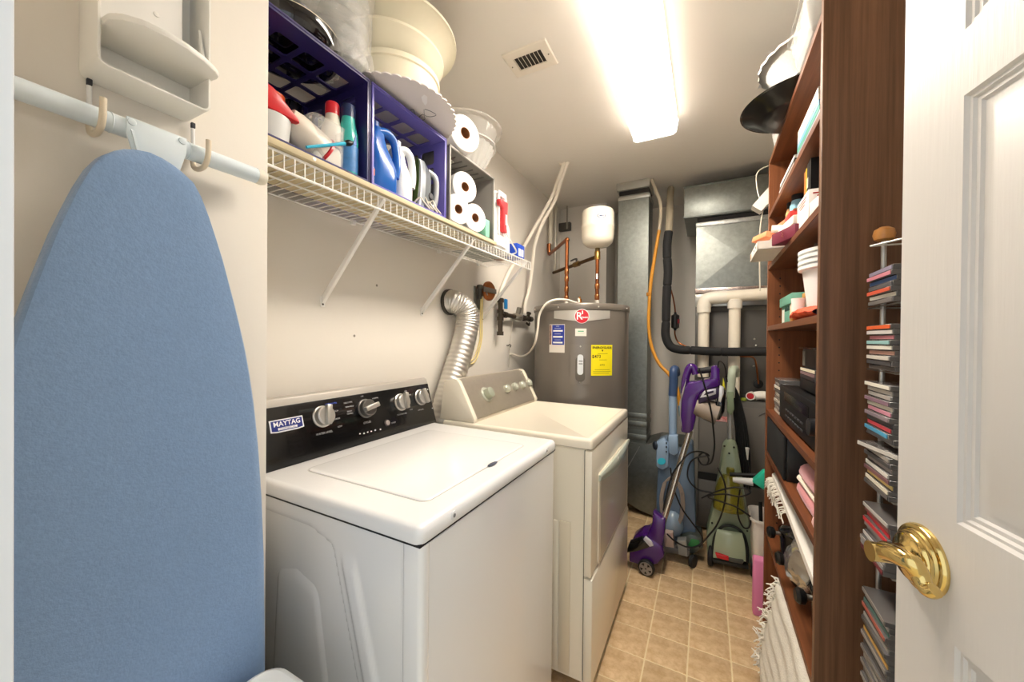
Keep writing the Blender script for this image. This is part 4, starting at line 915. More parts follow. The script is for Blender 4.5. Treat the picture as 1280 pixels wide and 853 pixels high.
for z0, z1 in ((.045, .34), (.395, .845)):
    G().box(FXL+.035, FXR-.03, 2.793, 2.7995, z0, z1, .002).build('access_panel', M('#716d67', .45, .1), fu)
G().box(FXL+.03, FXR-.03, 2.7955, 2.7998, .345, .39).build('louvre_gap', M('#191817', .8), fu)
G().box(FXL+.001, FXL+.03, 2.787, 2.7995, .03, .87, .002).build('corner_post', M('#7d7972', .45, .1), fu)
G().box(FXL+.001, FXL+.035, 2.862, 2.8745, .89, 1.495, .002).build('corner_post', M('#5d5a55', .45, .1), fu)
G().box(FXL+.04, FXR-.03, 2.868, 2.8745, .92, 1.47, .002).build('coil_panel', M('#55524e', .45, .1), fu)
G().box(.03, .035, 2.866, 2.8745, .90, 1.10, .001).build('panel_seam', M('#8b8780', .45, .1), fu)
G().box(.02, .13, 2.790, 2.793, .74, .775, .0005).build('warning_label', M('#d9b3ae', .5, var=1, c2='#b23a38', vs=40), fu)
G().tube([(.30, 2.791, .80), (.34, 2.7905, .825), (.45, 2.7905, .83)], .0035, 6).build('pressed_line', M('#5a5752', .5), fu)
for x, y in ((943, 424), (945, 432), (942, 458), (893, 381), (950, 378)):
    q = pY(x, y, 2.8665); G().ball(q, .006, 8, 6).build('sheet_screw', M('#c9c5bd', .3, .8), fu)
G().lathe([(.028, 0), (.028, .012), (.018, .015)], pY(947.5, 480, 2.866), (0, -1, 0), 16).build('grommet', BLACK, fu)
G().box(FXL-.002, FXR, 2.855, 3.40, 1.5005, 1.585, .002).build('plenum_base', M('#b4b4b0', .3, .9), fu)
G().box(FXL-.004, FXR+.004, 2.848, 3.40, 1.590, 1.625, .004).build('foil_tape', M('#cdbcb4', .25, .9, var=.3, vs=30, bump=.4, bs=30), fu)
g = G()
X0, X1, Zb, Zt, Yp = FXL, FXR, 1.626, 2.055, 2.858
C = Vector(((X0+X1)/2-.03, Yp-.012, (Zb+Zt)/2))
cs = [Vector((X0, Yp, Zb)), Vector((X1, Yp, Zb)), Vector((X1, Yp, Zt)), Vector((X0, Yp, Zt))]
g.add(cs+[C], [(0, 1, 4), (1, 2, 4), (2, 3, 4), (3, 0, 4)])
bk = [q+Vector((0, .5, 0)) for q in cs]
g.add(cs+bk, [(0, 4, 5, 1), (1, 5, 6, 2), (2, 6, 7, 3), (3, 7, 4, 0), (7, 6, 5, 4)])
g.build('plenum', GALV, fu, sharp=2, recalc=True)
G().box(X0-.003, X1+.003, Yp-.006, Yp+.5, 2.046, 2.076, .003).build('plenum_flange', M('#b9bab6', .4, .8, var=.3, vs=50), fu)
G().box(X0+.004, X1, Yp+.02, Yp+.45, 2.07, 2.12).build('flex_connector', M('#232120', .8), fu)
G().box(X0, X1, Yp-.004, Yp+.5, 2.112, 2.150, .003).build('collar', GALV, fu)
bd = thing('trunk_duct', 'wide galvanised box duct under the ceiling above the furnace', 'duct', (.2, 3.1, 2.14))
G().box(-.146, FXR, 2.85, 3.38, 2.118, 2.330, .003).build('duct_body', GALV, bd)
G().box(-.149, FXR, 2.846, 2.86, 2.322, 2.334, .002).build('seam', GALVD, bd)
G().box(-.149, FXR, 2.846, 2.86, 2.115, 2.125, .002).build('seam', GALVD, bd)
# PVC vent pipes
pv = thing('pvc_pipe', 'cream PVC vent pipe with elbows in front of the furnace', 'pipe', (.03, 2.78, .9))
YP = 2.775
E0 = pY(880, 373, YP); 
R_ = .0375
G().tube([E0+Vector((.12, 0, .004)), E0+Vector((.30, 0, .012)), E0+Vector((.44, 0, .018))], R_, 20, smooth=False).build('cross_pipe', PVC, pv)
G().tube([E0+Vector((.13, 0, .003)), E0+Vector((.06, 0, .0)), E0+Vector((.015, 0, -.012)), E0+Vector((.0, 0, -.055)), E0+Vector((0, 0, -.095))], .042, 20).build('elbow', M('#e9e2d4', .35), pv)
G().cyl(E0+Vector((0, 0, -.08)), E0+Vector((0, 0, -.52)), R_-.004, n=20).build('down_pipe', PVC, pv)
pv2 = thing('pvc_pipe', 'straight cream PVC pipe right of the elbowed one', 'pipe', (.15, 2.775, .9))
q = pY(918.5, 380, YP); q2 = Vector((q.x, YP, pY(918.5, 497, YP).z))
G().cyl(q, q2, R_-.004, n=20).build('down_pipe', PVC, pv2)
G().lathe([(R_+.004, 0), (R_+.004, .055), (R_, .057)], q-Vector((0, 0, .03)), n=20).build('coupling', M('#e9e2d4', .35), pv2)
G().lathe([(R_, 0), (R_, .02)], q2-Vector((0, 0, .02)), n=20).build('rubber_collar', BLACK, pv2)
pt = thing('drain_fitting', 'white PVC drain fitting with a red disc on the furnace ledge', 'fitting', (.27, 2.82, .886))
q = pY(938, 493, 2.79); q.z = .92
G().cyl(q, q+Vector((.012, .04, 0)), .026, n=20).build('socket', M('#ece8df', .4), pt)
G().lathe([(.020, 0), (.019, .002)], q, (-.25, -1, 0), 18).build('red_disc', M('#b4252c', .5), pt)
G().tube([q+Vector((.03, .03, 0)), q+Vector((.075, .02, .008)), q+Vector((.12, .01, -.008)), q+Vector((.18, 0, -.012))], .027, 14).build('bend', M('#ece8df', .4), pt)
G().lathe([(.018, 0), (.018, .016)], q+Vector((-.035, .02, -.033)), n=14).build('green_cap', M('#9aa83e', .5), pt)
solo(G().tube([pY(912, 445, 2.76), pY(930, 446, 2.77), pY(941, 447, 2.80), pY(945, 455, 2.83), pY(948, 480, 2.855)], .0055, 8), 'copper_tube', COPPER, 'thin copper tube below the black insulated pipe', 'pipe')
ls = thing('light_strip', 'white boxy light strip sticking out behind the bookcase', 'light strip', (.27, 2.2, 1.9))
a, b = pY(945, 263, 2.12), pY(990, 213, 2.14)
d = (b-a).normalized(); u_ = Vector((0, 1, 0)); w_ = d.cross(u_).normalized()
g = G(); g.loops([[p+u_*s*.03+w_*t*.024 for s, t in ((-1, -1), (1, -1), (1, 1), (-1, 1))] for p in (a, b)]); g.build('casing', M('#efe9df', .4), ls)
G().box(.262, .30, 2.0352, 2.10, pY(955, 252, 2.1).z-.012, pY(955, 252, 2.1).z+.012, .002).build('bracket', M('#d8d2c6', .4), ls)
G().tube([a+d*.05+w_*.02, pY(947, 240, 2.14), pY(945.5, 220, 2.16), pY(952, 211, 2.18), pY(966, 206, 2.2), pY(980, 203, 2.2)], .0024, 6).build('cord', M('#d8d0bf', .5), ls)
G().tube([a+d*.02-w_*.02, pY(950, 290, 2.14), pY(949.5, 320, 2.14), pY(950, 364, 2.16)], .0032, 6).build('cord', M('#d8d0bf', .5), ls)
# ================================================================== BOOKCASE
BX, BY0, BY1, BXR = .243, 1.150, 2.035, .545
bc_ = thing('bookcase', 'tall brown wood grain bookcase along the right wall', 'bookcase', (.39, 1.59, 0))
G().box(BX, BXR, BY0, BY0+.020, 0, 2.112, .0008, 1).build('side_panel', WOODZ, bc_)
G().box(BX, BXR, BY1-.020, BY1, 0, 2.084, .0008, 1).build('side_panel', WOODS, bc_)
G().box(BXR-.006, BXR, BY0+.02, BY1-.02, .02, 2.08).build('back_panel', M('#5e3a22', .5), bc_)
SH = [2.064, 1.822, 1.589, 1.316, .945, .757, .405, .090]
for z in SH:
    G().box(BX+.001, BXR-.006, BY0+.0205, BY1-.0205, z, z+.020, .0008, 1).build('shelf', WOODY, bc_)
G().box(BX+.02, BX+.036, BY0+.02, BY1-.02, 0, .09).build('kick_board', WOODY, bc_)
for y in (BY1-.0205,):
    for k in range(44):
        z = .46+.034*k
        if any(abs(z-(s+.01)) < .02 for s in SH): continue
        G().lathe([(.0032, 0), (.0032, .0006)], (BX+.045, y, z), (0, -1, 0), 8).build('pin_hole', BLACK, bc_)
ST = [z+.0203 for z in SH]
# --- top
tp = thing('clear_tray', 'clear deep rectangular plastic tray on top of the bookcase', 'tray', (.36, 1.30, ST[0]))
g = G(); g.rr((.345, 1.32, ST[0]), .135, .115, .03, [(.03, 0), (.026, .004), (.008, .085), (.0, .088), (0, .092), (.004, .092)], n=6, cap1=False); g.build('tray', CLEARC, tp)
fp = thing('foil_pan', 'oval foil roasting pan with white paper on top of the bookcase', 'pan', (.36, 1.56, ST[0]))
FA = M('#c4c2bd', .38, .9)
def oval(c, a, b, prof, n=56, wob=0):
    return [[Vector((c[0]+(a+o)*math.cos(2*PI*j/n)+wob*math.cos(28*2*PI*j/n)*math.cos(2*PI*j/n), c[1]+(b+o)*math.sin(2*PI*j/n)+wob*math.cos(28*2*PI*j/n)*math.sin(2*PI*j/n), c[2]+z)) for j in range(n)] for o, z in prof]
G().loops(oval((.355, 1.555, ST[0]), .13, .12, [(0, .0465), (.0, .05), (.03, .085), (.052, .106)], wob=.002), True, False).build('paper_wrap', M('#f4f3f0', .7, var=.10, vs=3, vst=(60, 60, 2)), fp)
G().loops(oval((.355, 1.555, ST[0]), .13, .12, [(.050, .104), (.058, .112), (.072, .114), (.074, .120), (.068, .122), (.055, .120)], wob=.0022), False, False).build('pan_rim', FA, fp)
g = G(); g.grid(lambda u, v: Vector((.165+.12*v+.02*math.sin(4*u), 1.45+.20*u, ST[0]+.118+.035*math.sin(PI*u)*math.sin(PI*min(1, v*1.2))+.006*math.sin(19*u+5*v))), 24, 10); g.build('paper', M('#f7f5f2', .8), fp)
bp_ = thing('black_platter', 'black oval platter overhanging the front of the bookcase top', 'platter', (.30, 1.67, ST[0]))
L = oval((.30, 1.675, ST[0]+.0), .12, .12, [(0, .0), (.01, .004), (.035, .030), (.068, .040), (.072, .044), (.066, .046)])
G().loops(L).build('platter', M('#0a0a0b', .3, coat=.25), bp_)
gl = thing('clear_cup', 'clear plastic cup at the far end of the bookcase top', 'cup', (.27, 1.93, ST[0]))
G().lathe([(.03, 0), (.042, .075), (.044, .076), (.044, .08)], (.285, 1.95, ST[0]), n=24, cap1=False).build('cup', CLEARC, gl)
for k in range(6):
    G().loops(oval((.30, 1.675, ST[0]), .0, .0, [(.168+.0045*k, .0405+.0002*k), (.170+.0045*k, .0392+.0002*k), (.172+.0045*k, .0405+.0002*k)]), False, False).build('rim_rib', M('#151517', .2, coat=.5), bp_)
# --- shelf with flat books
def book(y0, y1, x, z, w, t, col, lab, rz=0, name='book', cat='book', page='#e9e2d2', grp='flat books on the second shelf'):
    b = thing(name, lab, cat, ((x+x+w)/2, (y0+y1)/2, z), 0, grp)
    R = Matrix.Translation(((x+w/2), (y0+y1)/2, 0)) @ Matrix.Rotation(rz, 4, 'Z')
    G().box(-w/2+.003, w/2-.004, -(y1-y0)/2+.003, (y1-y0)/2-.003, z+.0015, z+t-.0015, mat=R).build('pages', M(page, .8), b)
    g = G(); g.box(-w/2, w/2, -(y1-y0)/2, (y1-y0)/2, z, z+.0014, mat=R); g.box(-w/2, w/2, -(y1-y0)/2, (y1-y0)/2, z+t-.0014, z+t, mat=R); g.box(-w/2, -w/2+.0014, -(y1-y0)/2, (y1-y0)/2, z, z+t, mat=R)
    g.build('cover', M(col, .45), b); return b
z = ST[1]
for k, (t, c, lab) in enumerate(((.012, '#9a9fb0', 'grey flat book at the bottom of the near pile on the second shelf'), (.013, '#4fae97', 'teal flat book second in the near pile on the second shelf'), (.014, '#79b3d2', 'pale blue flat book third in the near pile on the second shelf'), (.020, '#e7ddca', 'cream flat book with photos near the top of the near pile on the second shelf'), (.016, '#efe6d6', 'topmost cream booklet of the near pile on the second shelf'))):
    book(1.185+.004*k, 1.45-.003*k, .2462-.0002*k, z, .20, t, c, lab); z += t+.0004
z = ST[1]
for k, (t, c, lab) in enumerate(((.012, '#ddd6cc', 'white flat booklet at the bottom of the far pile on the second shelf'), (.012, '#2a2a2c', 'black flat booklet in the middle of the far pile on the second shelf'), (.014, '#e9e6e0', 'white glossy booklet on top of the far pile on the second shelf'))):
    book(1.50+.005*k, 1.78-.003*k, .247+.001*k, z, .20, t, c, lab); z += t+.0004
# --- medicine shelf
z = ST[2]
def carton(name, label, cat, c, size, col, rz=0, tilt=0, grp=None, rough=.55):
    R = Matrix.Rotation(rz, 4, 'Z') @ Matrix.Rotation(tilt, 4, 'Y')
    t = thing(name, label, cat, (c[0], c[1], c[2]), 0, grp)
    b = G().obox((c[0], c[1], c[2]+size[2]/2), size, R, .0015).build('carton', M(col, rough), t)
    return t, R
t, R = carton('recipe_box', 'white recipe box with red print on the third shelf', 'box', (.325, 1.44, z), (.13, .15, .105), '#f1eee8')
t_ = M('#c23b3b', .5)
for k, (zz, w) in enumerate(((.092, .11), (.083, .09), (.074, .06))): patch(t, 'red_print', t_, (.2595, 1.44, z+zz), (0, -1, 0), (0, 0, 1), w, .0035, .0003)
for k, (zz, w) in enumerate(((.092, .10), (.084, .08), (.076, .06))): patch(t, 'red_print', t_, (.32, 1.3645, z+zz), (1, 0, 0), (0, 0, 1), w, .0035, .0003)
patch(t, 'grey_print', M('#b9b4aa', .5), (.32, 1.3645, z+.035), (1, 0, 0), (0, 0, 1), .07, .05, .0003)
for k, (y, w, h, c, lab) in enumerate(((1.3765, .022, .090, '#161617', 'black upright case nearest the panel standing on the recipe box'), (1.401, .024, .088, '#1d1d20', 'black upright case with a pale sticker on the recipe box'), (1.422, .013, .082, '#d8b52f', 'thin yellow upright case standing on the recipe box'), (1.441, .02, .078, '#b26f35', 'brown orange upright case standing on the recipe box'))):
    zb_ = z+.1058
    b = thing('upright_case', lab, 'case', (.32, y, zb_), 0, 'upright cases on the recipe box')
    G().box(.268, .378, y-w/2+.0015, y+w/2-.0015, zb_+.002, zb_+h-.002).build('pages', M('#e6dfcf', .8), b)
    g = G(); g.box(.265, .38, y-w/2, y-w/2+.0014, zb_, zb_+h); g.box(.265, .38, y+w/2-.0014, y+w/2, zb_, zb_+h); g.box(.265, .2664, y-w/2, y+w/2, zb_, zb_+h); g.build('cover', M(c, .4), b)
    if k == 1: patch(b, 'sticker', M('#cfcac0', .5), (.2645, y, zb_+.03), (0, -1, 0), (0, 0, 1), .016, .03)
carton('flat_carton', 'red and white flat carton leaning at the near front of the third shelf', 'box', (.27, 1.24, z), (.035, .10, .040), '#e9dcd6', .1)
carton('flat_carton', 'red flat carton behind the leaning one on the third shelf', 'box', (.278, 1.325, z), (.03, .05, .028), '#d0453f')
t, R = carton('maroon_box', 'maroon box with a gold monogram at the front of the third shelf', 'box', (.262, 1.56, z), (.075, .135, .040), '#6d1f35', .35, 0)
text('Sc', (.2235, 1.535, z+.021), (-.34, -.94, 0), (0, 0, 1), .03, M('#c9a25f', .4, .5), t)
carton('white_carton', 'white carton in the cardboard tray on the third shelf', 'box', (.265, 1.735, z+.032), (.07, .15, .040), '#f2f0ed', .12)
trc = thing('cardboard_tray', 'shallow cardboard tray overhanging the far front of the third shelf', 'tray', (.24, 1.80, z))
g = G(); TX0, TX1, TY0, TY1 = .165, .33, 1.655, 1.905
g.box(TX0, TX1, TY0, TY1, z+.0004, z+.003); g.box(TX0, TX0+.002, TY0, TY1, z, z+.032); g.box(TX1-.002, TX1, TY0, TY1, z, z+.032); g.box(TX0, TX1, TY0, TY0+.002, z, z+.032); g.box(TX0, TX1, TY1-.002, TY1, z, z+.032)
g.build('tray', M('#e3ddd2', .7), trc)
for y in (1.70, 1.76): patch(trc, 'slot', M('#4a3a2c', .8), (TX0-.0002, y, z+.018), (0, -1, 0), (0, 0, 1), .014, .008, .0004)
patch(trc, 'brown_print', M('#a97f5b', .7), (TX0-.0002, 1.87, z+.016), (0, -1, 0), (0, 0, 1), .03, .02, .0004)
OR = M('#e9895a', .5)
for k, (c, s, col, lab, rz, ti) in enumerate((((.245, 1.85, z+.003), (.06, .09, .06), '#f0dfcc', 'cream carton at the far end of the cardboard tray', .2, 0), ((.22, 1.83, z+.066), (.075, .10, .022), '#ec8f63', 'orange packet on the cream carton in the tray', .4, .25), ((.265, 1.80, z+.085), (.08, .12, .020), '#efe6d8', 'pale packet on the pile in the cardboard tray', -.1, .1), ((.285, 1.68, z+.075), (.05, .12, .03), '#e8e0cf', 'cream packet behind the maroon box on the third shelf', .1, .0), ((.285, 1.69, z+.107), (.05, .10, .020), '#cf3d38', 'bright red packet on the cream packet on the third shelf', .0, 0), ((.285, 1.80, z+.108), (.06, .07, .022), '#e9825a', 'orange packet under the dark capped bottles', .2, 0))):
    carton('packet', lab, 'packet', c, s, col, rz, ti, 'packets on the third shelf')
for k, (y, x, r, h, body, lab) in enumerate(((1.745, .300, .024, .085, '#8fc6e0', 'pale blue bottle with a dark cap on the third shelf'), (1.68, .325, .02, .075, '#e7e6e4', 'white bottle with a pale cap on the third shelf'), (1.83, .295, .019, .08, '#e9c07f', 'amber bottle with a dark cap at the far end of the third shelf'))):
    bottle('medicine_bottle', lab, 'bottle', (x, y, z+.132 if k != 1 else z+.128), h, r, M(body, .4), M('#26282c' if k != 1 else '#d9d8d4', .4), r*.8, .025, neck=.8, group='small bottles on the third shelf')
solo(G().box(.27, .36, 1.63, 1.86, z+.13, z+.1315), 'cardboard_sheet', M('#b69a78', .8), 'cardboard sheet under the small bottles on the third shelf', 'cardboard')
solo(G().box(.30, .37, 1.66, 1.87, z+.0, z+.129, .002), 'shoe_box', M('#d8cdb8', .7), 'plain carton at the back under the small bottles', 'box')
# --- fourth shelf
z = ST[3]
for k in range(4):
    t = thing('plastic_tub', 'translucent white tub in the stack on the fourth shelf, %s of four' % ('lowest', 'second', 'third', 'topmost')[k], 'tub', (.352, 1.425, z+.010+.016*k), 0, 'stacked white tubs')
    G().lathe([(.070, 0.0), (.078, .004), (.092, .120), (.103, .123), (.103, .132), (.099, .132), (.088, .120), (.072, .006)], (.352, 1.425, z+.0275+.016*k), n=40, cap1=False).build('tub', M('#eeeeec', .35), t)
solo(G().rr((.354, 1.42, z), .085, .085, .03, [(0, 0), (0, .018), (.004, .026)], n=5), 'blue_dish', M('#7f95cf', .45), 'pale blue shallow dish under the stack of white tubs', 'dish')
g = G(); g.grid(lambda u, v: Vector((.29+.10*v+.0*u, 1.32+.20*u, z+.205+.02*math.sin(PI*u)+.02*v)), 20, 12); g.noise(.018, 22, 3)
solo(g, 'plastic_bag', M('#e3e3e2', .2, alpha=.6, spec=.8), 'crumpled clear bag on top of the white tubs', 'bag')
def net(u, v):
    a = 2*PI*v; w = .008+.052*math.sin(PI*min(.97, max(.03, u*.78)))**.8; hgt = .003+.016*math.sin(PI*min(.97, max(.03, u*.8)))
    return Vector((.300-.012*u+w*math.cos(a)*.9, 1.74-.50*u, z+hgt+hgt*math.sin(a)*.95+.003*math.sin(26*u+3*a)*math.sin(PI*u)+.001))
g = G(); g.grid(net, 40, 16); g.noise(.003, 60)
solo(g, 'orange_bag', M('#e2532a', .6, var=.25, vs=40), 'bright orange folded bag at the front of the fourth shelf', 'bag')
gb = thing('green_box', 'sea green lidded box with a written label on the fourth shelf', 'box', (.345, 1.77, z))
GB = M('#6fae98', .6, var=.12, vs=20)
G().box(.275, .40, 1.65, 1.875, z, z+.075, .003).build('body', GB, gb)
G().box(.268, .407, 1.642, 1.883, z+.071, z+.108, .004).build('lid', M('#79b7a0', .6, var=.12, vs=20), gb)
patch(gb, 'white_label', M('#e9e6da', .6), (.2745, 1.835, z+.034), (0, -1, 0), (0, 0, 1), .05, .05, .0005)
patch(gb, 'cream_label', M('#e8ddc0', .6), (.2745, 1.685, z+.045), (0, -1, 0), (0, 0, 1), .034, .05, .0005)
for k in range(5):
    G().tube([(.2738, 1.795-.018*k, z+.050), (.2738, 1.789-.018*k, z+.064+.004*(k % 2)), (.2738, 1.784-.018*k, z+.050), (.2738, 1.778-.018*k, z+.052)], .001, 4).build('handwriting', M('#2f4f46', .6), gb)
carton('yellow_block', 'tan block on the green box lid beside the white tubs', 'box', (.33, 1.585, z+.070), (.07, .07, .03), '#c9964f')
solo(G().box(.30, .37, 1.545, 1.635, z+.0, z+.069, .003), 'sewing_tin', M('#5f9a88', .5), 'green tin between the green box and the white tubs', 'tin')
bottle('blue_marker', 'short blue bottle on the tan block on the fourth shelf', 'bottle', (.32, 1.585, z+.1005), .05, .014, M('#2347b8', .4), M('#2347b8', .4), .01, .012)
wp = thing('white_pot', 'small white pot in front of the green tin', 'pot', (.275, 1.56, z))
G().lathe([(.018, 0), (.02, .04), (.021, .05)], (.275, 1.56, z+.028), n=18).build('pot', M('#eceae6', .4), wp); G().box(.255, .295, 1.54, 1.58, z, z+.0278, .002).build('base', M('#d99a4a', .5), wp)
for k in range(4):
    g = G(); y_ = 1.915+.02*k
    g.ball((.33+.012*k, y_, z+.035+.012*k), (.034, .026, .034), 14, 10); g.noise(.012, 30, k)
    solo(g, 'plastic_wrap', M(('#d8d4ce', '#c9d3df', '#dcc9c4', '#d3d0c5')[k], .25, alpha=.75, spec=.8), ('pale', 'bluish', 'pinkish', 'greyish')[k]+' crumpled plastic packet at the far end of the fourth shelf', 'packet', 'crumpled packets on the fourth shelf')
# --- hi-fi shelf
z = ST[4]
def disc_case(c, size, R, spine, lab, grp, par_label=None):
    """flat plastic disc case: clear shell with a coloured spine insert"""
    t = thing('disc_case', lab, 'disc case', c, 0, grp)
    T = Matrix.Translation(Vector(c)) @ R
    sx, sy, sz = size
    G().box(-sx/2, sx/2, -sy/2+.0012, sy/2, 0, sz, .0006, 1, mat=T).build('shell', CASE, t)
    G().box(-sx/2+.0025, sx/2-.0025, -sy/2-.0003, -sy/2+.003, .0013, sz-.0013, mat=T).build('spine', M(spine, .45), t)
    return t
CASE = M('#6a6766', .2, coat=.4, spec=.6)
cols = ['#c9c0b0', '#8c857d', '#6f6a66', '#bdb6aa', '#7d766e', '#a79f94', '#5c5754', '#dcd6c9', '#8f8a85', '#57524e']
ordn = ['lowest', 'second', 'third', 'fourth', 'fifth', 'sixth', 'seventh', 'eighth', 'ninth', 'topmost']
for k in range(10):
    disc_case((.335, 1.925+.004*math.sin(k*2.3), z+.0145*k), (.135, .13, .0140), Matrix.Rotation(-PI/2-.04*math.sin(k*1.7), 4, 'Z'), cols[k], ordn[k]+' disc case of the pile beside the stereo on the fifth shelf', 'disc cases on the fifth shelf')
rc = thing('stereo_receiver', 'black stereo receiver with dials on the fifth shelf', 'receiver', (.40, 1.49, z))
G().box(.272, .53, 1.19, 1.80, z+.010, z+.132, .004).build('body', M('#0b0b0c', .5, spec=.3), rc)
for y in (1.23, 1.76): G().cyl((.30, y, z), (.30, y, z+.0102), .015, n=12).build('foot', RUBBER, rc)
G().box(.262, .2718, 1.185, 1.805, z+.008, z+.134, .003).build('front_panel', M('#0d0d0f', .45, spec=.3), rc)
G().box(.2605, .2619, 1.33, 1.70, z+.085, z+.118, .001).build('display', M('#060608', .25), rc)
G().lathe([(.024, 0), (.023, .016), (.02, .018)], (.2619, 1.255, z+.075), (-1, 0, 0), 26).build('volume_knob', M('#2b2b2e', .3, .4), rc)
for k in range(7): G().box(.259, .2619, 1.40+.04*k, 1.43+.04*k, z+.030, z+.037, .001).build('button', M('#3a3a3d', .4), rc)
for k in range(7): G().box(.259, .2619, 1.40+.04*k, 1.43+.04*k, z+.052, z+.059, .001).build('button', M('#3a3a3d', .4), rc)
zr = z+.1345
pcd = thing('disc_player', 'flat black disc player on top of the stereo receiver', 'player', (.41, 1.49, zr))
G().box(.30, .53, 1.20, 1.66, zr+.004, zr+.042, .003).build('body', M('#0d0d0f', .45, spec=.3), pcd)
for y in (1.24, 1.62): G().cyl((.33, y, zr), (.33, y, zr+.0045), .012, n=12).build('foot', RUBBER, pcd)
zc = zr+.0425
for k in range(3):
    disc_case((.36, 1.56, zc+.0125*k), (.20, .12, .0120), Matrix.Rotation(-PI/2, 4, 'Z'), ('#2c2226', '#7a5f62', '#d8cdb4')[k], ('lowest', 'middle', 'topmost')[k]+' wide disc case on the black disc player', 'disc cases on the disc player')
bxs = thing('black_case', 'black box with a pale end label on top of the disc cases', 'box', (.39, 1.48, zc+.038))
G().box(.31, .50, 1.20, 1.68, zc+.0385, zc+.1, .003).build('case', M('#0d0d0e', .4), bxs)
G().box(.305, .51, 1.195, 1.72, zc+.1005, zc+.107, .002).build('lid', M('#1b1b1d', .25, coat=.3), bxs)
patch(bxs, 'end_label', M('#8f8a80', .5), (.40, 1.6805, zc+.068), (-1, 0, 0), (0, 0, 1), .1, .05, .0006)
patch(bxs, 'end_label', M('#8f8a80', .5), (.3095, 1.655, zc+.068), (0, -1, 0), (0, 0, 1), .04, .05, .0006)
# --- speaker and towels
z = ST[5]
sp = thing('loudspeaker', 'black loudspeaker lying on the sixth shelf below the stereo', 'speaker', (.39, 1.80, z))
G().box(.255, .50, 1.60, 2.008, z, z+.162, .003).build('cabinet', M('#121213', .45), sp)
G().box(.246, .2548, 1.605, 2.003, z+.003, z+.158, .004).build('grille', M('#17181a', .9, bump=.5, bs=400), sp)
jr = thing('dark_jar', 'dark glass jar above the pink towels on the sixth shelf', 'jar', (.42, 1.36, z))
G().lathe([(.05, 0), (.06, .02), (.06, .12), (.045, .145), (.045, .155)], (.44, 1.40, z), n=28).build('jar', M('#1d1a18', .1, coat=.8), jr)
def cloth(name, lab, cat, c, sx, sy, h, mat, seed, grp, amp=.008):
    t = thing(name, lab, cat, c, 0, grp)
    g = G(); g.rr(c, sx/2, sy/2, min(sx, sy)*.3, [(.02, 0), (.004, h*.15), (0, h*.4), (.002, h*.7), (.012, h*.92), (.03, h), (.05, h*1.02)], n=8); 
    bmesh.ops.subdivide_edges(g.bm, edges=g.bm.edges[:], cuts=1)
    for v in g.bm.verts:
        k = noise.noise(v.co*25+Vector((seed, 0, 0))); v.co += Vector((k*amp, noise.noise(v.co*22+Vector((0, seed, 9)))*amp, max(0, (v.co.z-c[2])/h)*noise.noise(v.co*30+Vector((7, 0, seed)))*amp*.8))
    g.build('fold', mat, t, sharp=70)
    return t
PK = M('#d99a9f', .9, bump=.4, bs=200, sheen=.3); PK2 = M('#c98488', .9, bump=.4, bs=200, sheen=.3); WC = M('#e6dccb', .9, bump=.4, bs=200)
TGR = 'folded cloths on the sixth shelf'
cloth('towel', 'darker pink folded towel at the bottom of the cloth pile', 'towel', (.335, 1.40, z), .14, .30, .034, PK2, 1, TGR)
cloth('towel', 'cream cloth between the pink towels', 'towel', (.335, 1.415, z+.036), .13, .29, .018, WC, 2, TGR)
cloth('towel', 'pale pink folded towel on top of the cloth pile', 'towel', (.34, 1.40, z+.056), .14, .28, .040, PK, 3, TGR)
cloth('towel', 'pale pink cloth hanging forward at the near end of the sixth shelf', 'towel', (.285, 1.21, z), .07, .07, .045, M('#e7b9b2', .9, bump=.4, bs=200), 4, TGR, .004)
# --- cookware shelf
z = ST[6]
POT = M('#101011', .2, coat=.4)
for k, (y, r) in enumerate(((1.80, .085), (1.60, .085), (1.335, .125))):
    x = .262+r+.005
    if k == 2: x = .275+r
    t = thing('cooking_pot', ('small black pot at the far end of the seventh shelf', 'small black pot in the middle of the seventh shelf', 'big black pot at the near end of the seventh shelf')[k], 'pot', (x, y, z), 0, 'black pots on the seventh shelf')
    G().lathe([(r*.85, 0), (r*.97, .012), (r, .13 if k == 2 else .09), (r+.004, .132 if k == 2 else .092), (r+.004, .138 if k == 2 else .098)], (x, y, z), n=36).build('body', POT, t)
    zt = .138 if k == 2 else .098
    G().lathe([(r, 0), (r*.9, .012), (r*.5, .026), (.02, .032)], (x, y, z+zt), n=36).build('lid', M('#1a1a1b', .15, coat=.6), t)
    s = Vector((-1, -.1, 0)).normalized(); kz = z+(.12 if k == 2 else .085)
    hh = G().cyl(Vector((x, y, kz))+s*(r-.002), Vector((x, y, kz))+s*(r+.022), .008, n=10).build('handle_stem', STEEL, t)
    G().lathe([(.012, 0), (.021, .006), (.022, .018), (.016, .026)], Vector((x, y, kz))+s*(r+.016), s, 18).build('handle_knob', BLACK, t)
g = G(); g.ball((.300, 1.470, z+.140), (.062, .085, .075), 24, 16); g.noise(.020, 26, 5)
bmesh.ops.subdivide_edges(g.bm, edges=g.bm.edges[:], cuts=1); g.noise(.006, 70, 2)
solo(g, 'foil_bundle', M('#c9c6c1', .22, .9), 'crumpled silvery wrapped bundle between the black pots', 'bundle')
FRW = M('#ece8e0', .9, bump=.6, bs=160)
rn = thing('fringed_runner', 'white fringed cloth runner lying across the pots on the seventh shelf', 'runner', (.30, 1.45, z+.23))
def run(u, v, d=0):
    y = 1.97-.78*u; x = .262+.13*v
    zz = z+.268-.055*u+.006*math.sin(5*u)+.012*math.sin(PI*v*.5)-.025*(1-v)**3
    return Vector((x, y, zz+d))
g = G(); g.grid(lambda u, v: run(u, v), 40, 10); g.grid(lambda u, v: run(u, v, .022), 40, 10); g.grid(lambda u, v: run(u, 0, .022*v), 40, 2)
